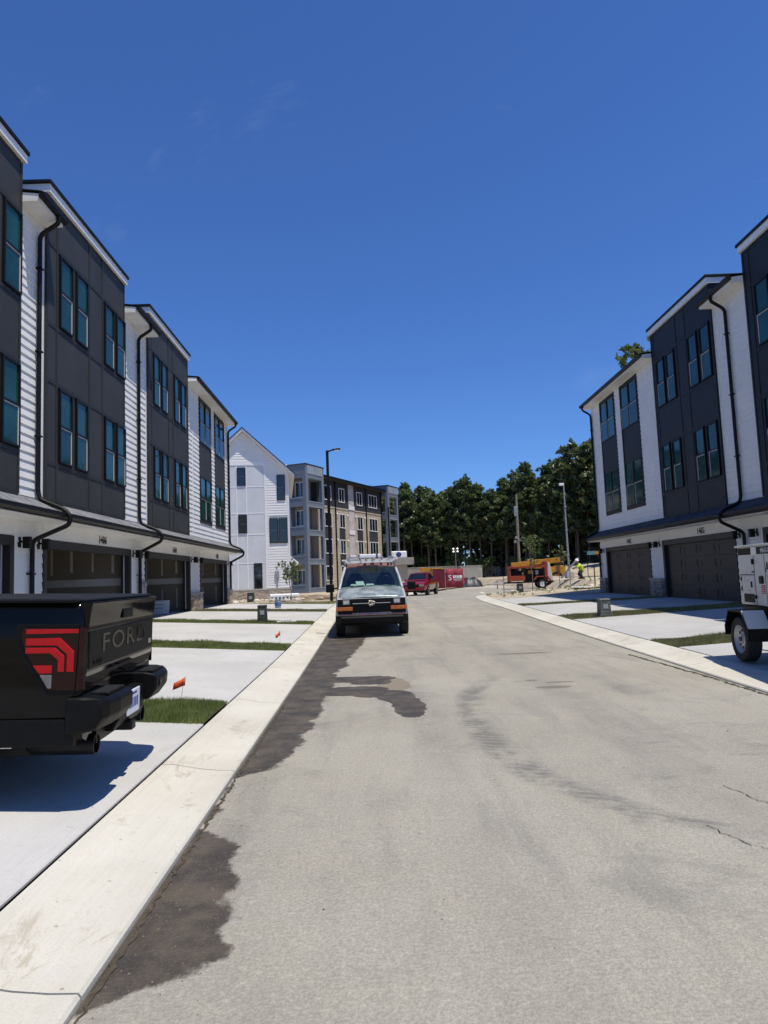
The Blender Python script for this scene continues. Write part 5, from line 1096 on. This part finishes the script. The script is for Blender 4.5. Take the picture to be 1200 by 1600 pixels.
m = MB(); m.hexa([(1.2, -.5, 0), (1.5, -.5, 0), (1.5, .3, 0), (1.2, .3, 0), (.9, -.4, .75), (1.1, -.4, .8), (1.1, .3, .8), (.9, .3, .75)]); obj('pale_board', m, MT['apt_tan'], TP)
def container(label, loc, rz, L, H_, mat, W_=2.44):
    Cn = thing('shipping_container', label, 'container', loc, rz, 'storage containers at the wood edge'); m = MB(); m.box(0, L, 0, W_, 0, H_); b = obj('shell', m, mat, Cn)
    n = int(L/.4)
    me = cached(('rib', H_, mat.name), lambda: MB().box(0, .2, -.05, 0, .15, H_-.12).mesh('corrugation', mat))
    for k in range(n): inst('corrugation', me, b, (.12+k*(L-.24)/n, 0, 0))
    for z in (0, H_-.1): m = MB(); m.box(-.02, L+.02, -.07, 0, z, z+.1); obj('rail', m, mat, b)
    return Cn
cmb = pm('beige_container_paint', (.36, .33, .27), .6, .1, 1, dirt=(.2, .15, .1), dk=.4); cmg = pm('grey_container_paint', (.20, .21, .22), .6, .1, 1)
container('short beige container standing alone before the dark wood', (22.7, 135, 0), R(-3), 3.4, 2.75, cmb)
container('grey container right of the short beige one', (26.4, 136.5, 0), R(-2), 6.0, 2.5, cmg)
container('long beige container left of the gap behind the red vehicles', (2.5, 113, 0), R(2), 12.2, 2.9, cmb)
container('pale container partly hidden behind the red banner', (15.0, 112, .0), R(3), 3.6, 2.85, pm('pale_container_paint', (.45, .43, .38), .6, .1, 1))
LT = thing('light_tower', 'mobile light tower with four lit lamps before the wood', 'light tower', (14.1, 110, 0)); m = MB(); m.tube([(0, 0, .6), (0, 0, 5.6)], [.07, .04], 8); obj('mast', m, MT['steelgrey'], LT); m = MB(); m.box(-.6, .6, -.5, .5, .2, 1.1); obj('cabinet', m, MT['yellow'], LT, bevel=.06)
lit = emit_mat('lit_lamp', (1, .97, .9), 3)
for x in (-.32, .32):
    for z in (5.15, 5.6): m = MB(); m.box(x-.15, x+.15, -.12, .1, z-.12, z+.12); h_ = obj('lamp_head', m, MT['steelgrey'], LT, bevel=.03); m = MB(); m.box(x-.1, x+.1, -.135, -.12, z-.08, z+.08); obj('lamp_glass', m, lit, h_)
SG = thing('street_sign', 'street name sign on a thin post beside the sapling', 'street sign', (17.9, 56, .7)); m = MB(); m.cyl((0, 0, -.2), (0, 0, 2.4), .03, None, 8); obj('post', m, MT['black'], SG); m = MB(); m.box(.02, .72, -.02, .02, 2.0, 2.3); obj('name_blade', m, pm('teal_sign', (.10, .22, .24), .5), SG); m = MB(); m.box(.74, 1.02, -.02, .02, 2.02, 2.28); obj('end_plate', m, MT['yellow'], SG)
# ------------------------------------------------------------ lumber, bundle, rubble on the left lot
wood = pm('raw_lumber', (.46, .36, .24), .8, .2, 4)
for i in range(14):
    L = rnd.uniform(1.6, 3.6); x, y = rnd.uniform(-4.2, -1.9), rnd.uniform(43.6, 47.5); P = thing('lumber_board', 'loose raw board in the lumber heap left of the old van', 'board', (x, y, lotl(x, y)+.05+.05*(i % 5)), R(rnd.uniform(-35, 35)), 'boards in the lumber heap')
    P.rotation_euler = (0, R(rnd.uniform(-6, 6)), R(rnd.uniform(-30, 30))); m = MB(); m.box(-L/2, L/2, -.09, .09, 0, .045); obj('plank', m, wood, P)
WP = thing('wrapped_bundle', 'white wrapped bundle with blue print lying before the sapling', 'bundle', (-5.5, 45.8, .2), R(6)); m = MB(); m.box(-.95, .95, -.5, .5, 0, .5); obj('wrap', m, MT['trimw'], WP, bevel=.08, seg=3)
for k in range(7): m = MB(); m.box(-.85+k*.24, -.7+k*.24, -.506, -.5, .12, .32); obj('print_block', m, pm('blue_print_ink', (.08, .13, .25), .6) if k == 0 else bpy.data.materials['blue_print_ink'], WP)
rb = pm('pale_rubble', (.52, .46, .36), .9, .25, 3)
for i in range(46):
    x, y = (rnd.uniform(-9.5, -2), rnd.uniform(42.6, 50)) if i < 30 else (rnd.uniform(7.6, 17), rnd.uniform(42, 57)); s = rnd.uniform(.1, .3); m = MB(); k = 6
    m.loft([[(s*r_*math.cos(a*6.283/k+i)*rnd.uniform(.7, 1.2), s*r_*math.sin(a*6.283/k+i)*rnd.uniform(.7, 1.2), s*z) for a in range(k)] for r_, z in ((.8, -.2), (1, .15), (.8, .5), (.3, .7))])
    zz = lotl(x, y) if i < 30 else (lotr(x, y) if y < 45.8 else (bank(x, y) if x > 15.5 else .0)); tag(obj('rubble_stone', m, rb, None, (x, y, zz)), 'pale broken stone lying on the dirt lot left of the road' if i < 30 else 'pale broken stone lying on the dirt right of the road', 'stone', 'rubble stones left' if i < 30 else 'rubble stones right')
for i, (x, y) in enumerate(((8.3, 42.4), (12.6, 43.0), (11.4, 44.6), (14.6, 44.4))):
    P = thing('survey_stake', ('thin grey survey stake nearest the curb nose', 'pale survey stake in the dirt before the trailer wheel', 'dark post in the dirt behind the weeds', 'dark post in the dirt right of the trailer wheel')[i], 'stake', (x, y, lotr(x, y)-.1)); m = MB(); m.box(-.03, .03, -.02, .02, 0, 1.2 if i < 2 else 1.5); obj('stake', m, MT['steelgrey'] if i < 2 else MT['black'], P)
# ------------------------------------------------------------ trees
MT['needle'] = leaf_mat('pine_needles', (.05, .078, .02), (.118, .158, .045), .42, .3)
MT['leaf'] = leaf_mat('deciduous_leaf', (.07, .11, .025), (.15, .2, .05), .4, .35)
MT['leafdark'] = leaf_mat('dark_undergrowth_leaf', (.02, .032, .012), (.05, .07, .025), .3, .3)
MT['bark'] = pm('pine_bark', (.12, .085, .06), .9, .3, 6, .6, 12)
MT['barkg'] = pm('grey_bark', (.17, .15, .125), .9, .2, 8)
def tuft(v, f, c, r, n, rg, s0, s1, flat=1.):
    for _ in range(n):
        d = rg.normal(size=3); d /= np.linalg.norm(d)+1e-6; p = np.array(c)+d*r*rg.uniform(.2, 1)*np.array((1, 1, flat)); a = rg.normal(size=3); a /= np.linalg.norm(a); b = np.cross(a, rg.normal(size=3)); b /= np.linalg.norm(b)+1e-6
        s = rg.uniform(s0, s1); k = len(v); v += [tuple(p-a*s), tuple(p+b*s*.45), tuple(p+a*s), tuple(p-b*s*.45)]; f.append((k, k+1, k+2, k+3))
def mk(v, f, name, mat): m = MB(); m.v = v; m.f = f; return m.mesh(name, mat, fix=False)
def pine_proto(seed, H, c0, wmax):
    rg = np.random.default_rng(seed); v = []; f = []; tr = MB(); bx_, by_ = rg.uniform(-.4, .4, 2)
    ax = lambda z: np.array((bx_*(z/H)**2, by_*(z/H)**2, z))
    tr.tube([tuple(ax(H*k/7)) for k in range(8)], [.24*(1-k/7.4)+.02 for k in range(8)], 7)
    z = H*c0
    while z < H-.2:
        t = (z-H*c0)/(H*(1-c0)); prof = (.35+.65*math.sin(min(1, t*1.9+.15)*math.pi/2))*(1-t)**.45+.1
        for k in range(rg.integers(3, 6)):
            a = rg.uniform(0, 6.283); L = wmax*prof*rg.uniform(.5, 1.15); b = ax(z); up_ = rg.uniform(-.12, .35)
            e = b+np.array((math.cos(a)*L, math.sin(a)*L, L*up_)); tr.tube([tuple(b), tuple(b*.5+e*.5+np.array((0, 0, -.08*L))), tuple(e)], [.045, .03, .012], 4)
            for q in range(int(3+L*2.0)):
                s = rg.uniform(.35, 1.05); tuft(v, f, b+(e-b)*s+rg.normal(size=3)*.16, .5, 12, rg, .18, .42, .7)
        z += rg.uniform(.38, .62)
    tuft(v, f, ax(H), .4, 20, rg, .12, .3)
    for z in np.arange(H*.25, H*c0, 1.1):
        a = rg.uniform(0, 6.283); b = ax(z); L = rg.uniform(.5, 1.6); tr.tube([tuple(b), tuple(b+np.array((math.cos(a)*L, math.sin(a)*L, .1)))], [.03, .01], 4)
        if rg.uniform() < .35: tuft(v, f, b+np.array((math.cos(a)*L, math.sin(a)*L, .1)), .4, 10, rg, .12, .3)
    return mk(v, f, 'crown', MT['needle']), tr.mesh('trunk', MT['bark'], fix=False)
def leafy_proto(seed, H, c0, wmax, mat, n=420, s=(.12, .28), bark='barkg', tr_r=.16, per=13):
    rg = np.random.default_rng(seed); v = []; f = []; tr = MB(); tr.tube([(0, 0, -.1), (.1, 0, H*.3), (.0, .15, H*.62), (.1, .1, H*.9)], [tr_r, tr_r*.75, tr_r*.45, tr_r*.15], 7)
    lobes = [(np.array((rg.uniform(-.6, .6)*wmax, rg.uniform(-.6, .6)*wmax, H*(c0+(1-c0)*rg.uniform(.1, .92)))), rg.uniform(.25, .5)*wmax) for _ in range(13)]
    for c, r in lobes:
        tr.tube([(0.03, .05, max(H*c0*.6, c[2]-wmax*.7)), tuple(c*np.array((.6, .6, 1))-np.array((0, 0, .2*wmax))), tuple(c)], [tr_r*.35, tr_r*.2, .012], 5)
        for _ in range(int(n/13)):
            d = rg.normal(size=3); d /= np.linalg.norm(d); tuft(v, f, c+d*r*rg.uniform(.45, 1.05), .16*wmax*.6, per, rg, s[0], s[1])
    return mk(v, f, 'crown', mat), tr.mesh('trunk', MT[bark], fix=False)
pines = [pine_proto(11, 20, .40, 3.3), pine_proto(12, 20.5, .46, 3.0), pine_proto(13, 19, .36, 3.5), pine_proto(14, 19.5, .48, 3.1), pine_proto(15, 18.5, .33, 3.3)]
decs = [leafy_proto(21, 9, .22, 3.2, MT['leaf'], 520), leafy_proto(22, 7.5, .15, 2.8, MT['leaf'], 480), leafy_proto(23, 12, .25, 3.6, MT['leaf'], 560, (.14, .34))]
def plant(name, protos, label, cat, group, x, y, z, s, rz):
    c, t = protos; T_ = thing(name, label, cat, (x, y, z), rz, group); T_.scale = (s, s, s*rnd.uniform(.93, 1.08)); inst('trunk', t, T_); inst('crown', c, T_); return T_
EDGE = [(-6, 141), (6, 139), (18, 137), (28, 131), (35, 120), (38.5, 106), (38.5, 92), (36, 78), (34, 66), (31, 56)]
def edge_at(t): 
    k = t*(len(EDGE)-1); i = min(int(k), len(EDGE)-2); u = k-i; a, b = EDGE[i], EDGE[i+1]; dx, dy = b[0]-a[0], b[1]-a[1]; l = math.hypot(dx, dy); return a[0]+dx*u, a[1]+dy*u, -dy/l, dx/l
rp = random.Random(5); n = 0
for row in range(4):
    cnt = (46, 44, 40, 36)[row]
    for k in range(cnt):
        t = (k+rp.uniform(-.35, .35)+.5)/cnt; t = min(.999, max(0, t)); x, y, nx, ny = edge_at(t); d = row*4.2+rp.uniform(-1.3, 1.3)
        sc = rp.uniform(.9, 1.06)*(1.0+.02*row)*(1.12 if .45 < t < .75 else (.92 if t < .3 else 1))
        plant('pine_tree', pines[rp.randrange(5)], 'tall dark pine standing in the wood behind the site', 'pine tree', 'pines of the wood behind the site', x+nx*d, y+ny*d, .05 if t < .45 else .6, sc, rp.uniform(0, 6.28)); n += 1
for k in range(30):
    t = (k+.5)/30; x, y, nx, ny = edge_at(t); d = rp.uniform(-2.5, 4)
    plant('understorey_tree', decs[rp.randrange(2)], 'low leafy tree among the pine trunks at the wood edge', 'tree', 'leafy trees under the pines', x+nx*d, y+ny*d, 0 if t < .45 else .4, rp.uniform(.45, .8), rp.uniform(0, 6.28))
for (x, y, s, i, lb) in ((33.5, 88, 1.15, 2, 'tall bright green leafy tree beside the right end townhouse'), (31, 70, .85, 0, 'bright leafy tree low beside the right end townhouse gutter'), (29.5, 62, .62, 1, 'rounded green bush behind the crouching worker'), (25.4, 50, 1.0, 2, None)):
    if lb: plant('leafy_tree', decs[i], lb, 'tree', 'leafy trees on the right bank', x, y, .9, s, rp.uniform(0, 6.28))
plant('roof_tree', leafy_proto(31, 20, .45, 3.4, MT['leaf'], 700, (.16, .36), 'barkg', .3), 'leafy tree top showing over the right end townhouse roof', 'tree', None, 25.2, 60, .8, 1.03, 1.)
# dense undergrowth at the back of the wood that reads as one dark mass
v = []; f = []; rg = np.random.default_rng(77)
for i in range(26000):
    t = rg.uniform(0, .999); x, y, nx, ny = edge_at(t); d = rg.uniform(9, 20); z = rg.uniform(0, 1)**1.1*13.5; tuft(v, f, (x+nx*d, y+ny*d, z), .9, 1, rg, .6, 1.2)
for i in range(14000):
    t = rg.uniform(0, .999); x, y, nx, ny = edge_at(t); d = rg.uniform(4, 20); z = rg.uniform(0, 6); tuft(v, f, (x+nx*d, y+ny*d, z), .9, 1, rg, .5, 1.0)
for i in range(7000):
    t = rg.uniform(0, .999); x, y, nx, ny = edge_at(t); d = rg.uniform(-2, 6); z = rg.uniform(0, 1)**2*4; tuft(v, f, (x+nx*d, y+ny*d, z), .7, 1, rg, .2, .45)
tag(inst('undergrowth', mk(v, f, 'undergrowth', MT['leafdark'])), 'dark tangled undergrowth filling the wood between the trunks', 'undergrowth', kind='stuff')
sap = leafy_proto(41, 3.9, .42, 1.0, MT['leaf'], 90, (.05, .12), 'barkg', .035, 7)
plant('sapling', sap, 'young sparse sapling standing before the orange trailer', 'sapling', 'young planted trees', 10.9, 46.0, .1, .95, .5)
plant('sapling', leafy_proto(43, 3.4, .5, .9, MT['leaf'], 40, (.05, .12), 'barkg', .03, 6), 'thin dull sapling right of the orange trailer', 'sapling', 'young planted trees', 12.9, 46.3, .1, 1., 2.)
plant('sapling', leafy_proto(42, 2.5, .45, .85, MT['leaf'], 100, (.05, .11), 'barkg', .025, 7), 'small sapling on the grass before the white gable townhouse', 'sapling', 'young planted trees', -4.75, 42.6, .12, 1., 1.2)
# weeds on the dirt island and bank
v = []; f = []
for i in range(170):
    x, y = rg.uniform(7.2, 18), rg.uniform(38, 45.3)
    if i > 120: x, y = rg.uniform(15.8, 22), rg.uniform(49, 60)
    z = lotr(x, y) if y < 46 else bank(x, y); tuft(v, f, (x, y, z+.05), .13, 7, rg, .03, .1)
tag(inst('weeds', mk(v, f, 'weeds', MT['blade'])), 'scattered weeds on the sandy dirt right of the road', 'weeds', kind='stuff')
# ------------------------------------------------------------ crouching worker
PX, PY, PZ = 16.75, 54, .82
WK = thing('person', 'person crouching in yellow high-visibility shirt and white hard hat', 'person', (PX, PY, PZ), R(0)); WK.scale = (1.2, 1.2, 1.2)
def skin(name, pts, edges, rad, mat, parent, sub=1):
    me = bpy.data.meshes.new(name); me.from_pydata(pts, edges, []); me.materials.append(mat); o = inst(name, me, parent)
    s = o.modifiers.new('skin', 'SKIN'); s.use_smooth_shade = True
    for i, r_ in enumerate(rad): me.skin_vertices[0].data[i].radius = (r_, r_)
    me.skin_vertices[0].data[0].use_root = True
    u = o.modifiers.new('sub', 'SUBSURF'); u.levels = sub; u.render_levels = sub; return o
J = dict(pel=(0.12, 0, .42), ch=(-.12, 0, .82), nk=(-.2, 0, .98), hd=(-.26, 0, 1.12), ht=(-.27, 0, 1.2), sl=(-.12, -.19, .88), el=(-.38, -.24, .74), hl=(-.62, -.14, .72), sr=(-.12, .19, .88), er=(-.36, .24, .7), hr=(-.6, .14, .66), kl=(-.22, -.16, .5), al=(-.02, -.17, .08), tl=(-.22, -.17, .03), kr=(-.2, .16, .3), ar=(.12, .17, .1), trr=(-.02, .17, .03))
nm = list(J); ix = {k: i for i, k in enumerate(nm)}
ed = [('pel', 'ch'), ('ch', 'nk'), ('nk', 'hd'), ('hd', 'ht'), ('ch', 'sl'), ('sl', 'el'), ('el', 'hl'), ('ch', 'sr'), ('sr', 'er'), ('er', 'hr'), ('pel', 'kl'), ('kl', 'al'), ('al', 'tl'), ('pel', 'kr'), ('kr', 'ar'), ('ar', 'trr')]
rd = dict(pel=.14, ch=.14, nk=.055, hd=.09, ht=.085, sl=.065, el=.045, hl=.035, sr=.065, er=.045, hr=.035, kl=.07, al=.05, tl=.04, kr=.07, ar=.05, trr=.04)
skin('body', [J[k] for k in nm], [(ix[a], ix[b]) for a, b in ed], [rd[k] for k in nm], pm('tan_skin', (.30, .17, .11), .6), WK, 2)
hv = pm('hi_vis_yellow', (.55, .72, .04), .7, .1, 8); dkp = pm('dark_work_trousers', (.03, .032, .04), .85, .2, 8)
sk = ['pel', 'ch', 'nk', 'sl', 'el', 'sr', 'er']; kx = {k: i for i, k in enumerate(sk)}
skin('shirt', [J[k] for k in sk], [(kx[a], kx[b]) for a, b in ed if a in kx and b in kx], [rd[k]+.025 for k in sk], hv, WK, 2)
sk = ['pel', 'kl', 'al', 'kr', 'ar']; kx = {k: i for i, k in enumerate(sk)}
skin('trousers', [J[k] for k in sk], [(kx[a], kx[b]) for a, b in ed if a in kx and b in kx], [rd[k]+.03 for k in sk], dkp, WK, 2)
m = MB(); m.lathe([(.001, .155), (.06, .145), (.105, .1), (.125, .03), (.127, 0), (.15, -.01), (.12, -.01)], 18, 'z', (-.27, 0, 1.17)); obj('hard_hat', m, MT['trimw'], WK, smooth=True)
for k, s in (('tl', -1), ('trr', 1)): a = J[k]; m = MB(); m.box(a[0]-.06, a[0]+.26, a[1]-.05, a[1]+.05, -.02, .1); obj('boot', m, MT['black'], WK, bevel=.03, seg=3)
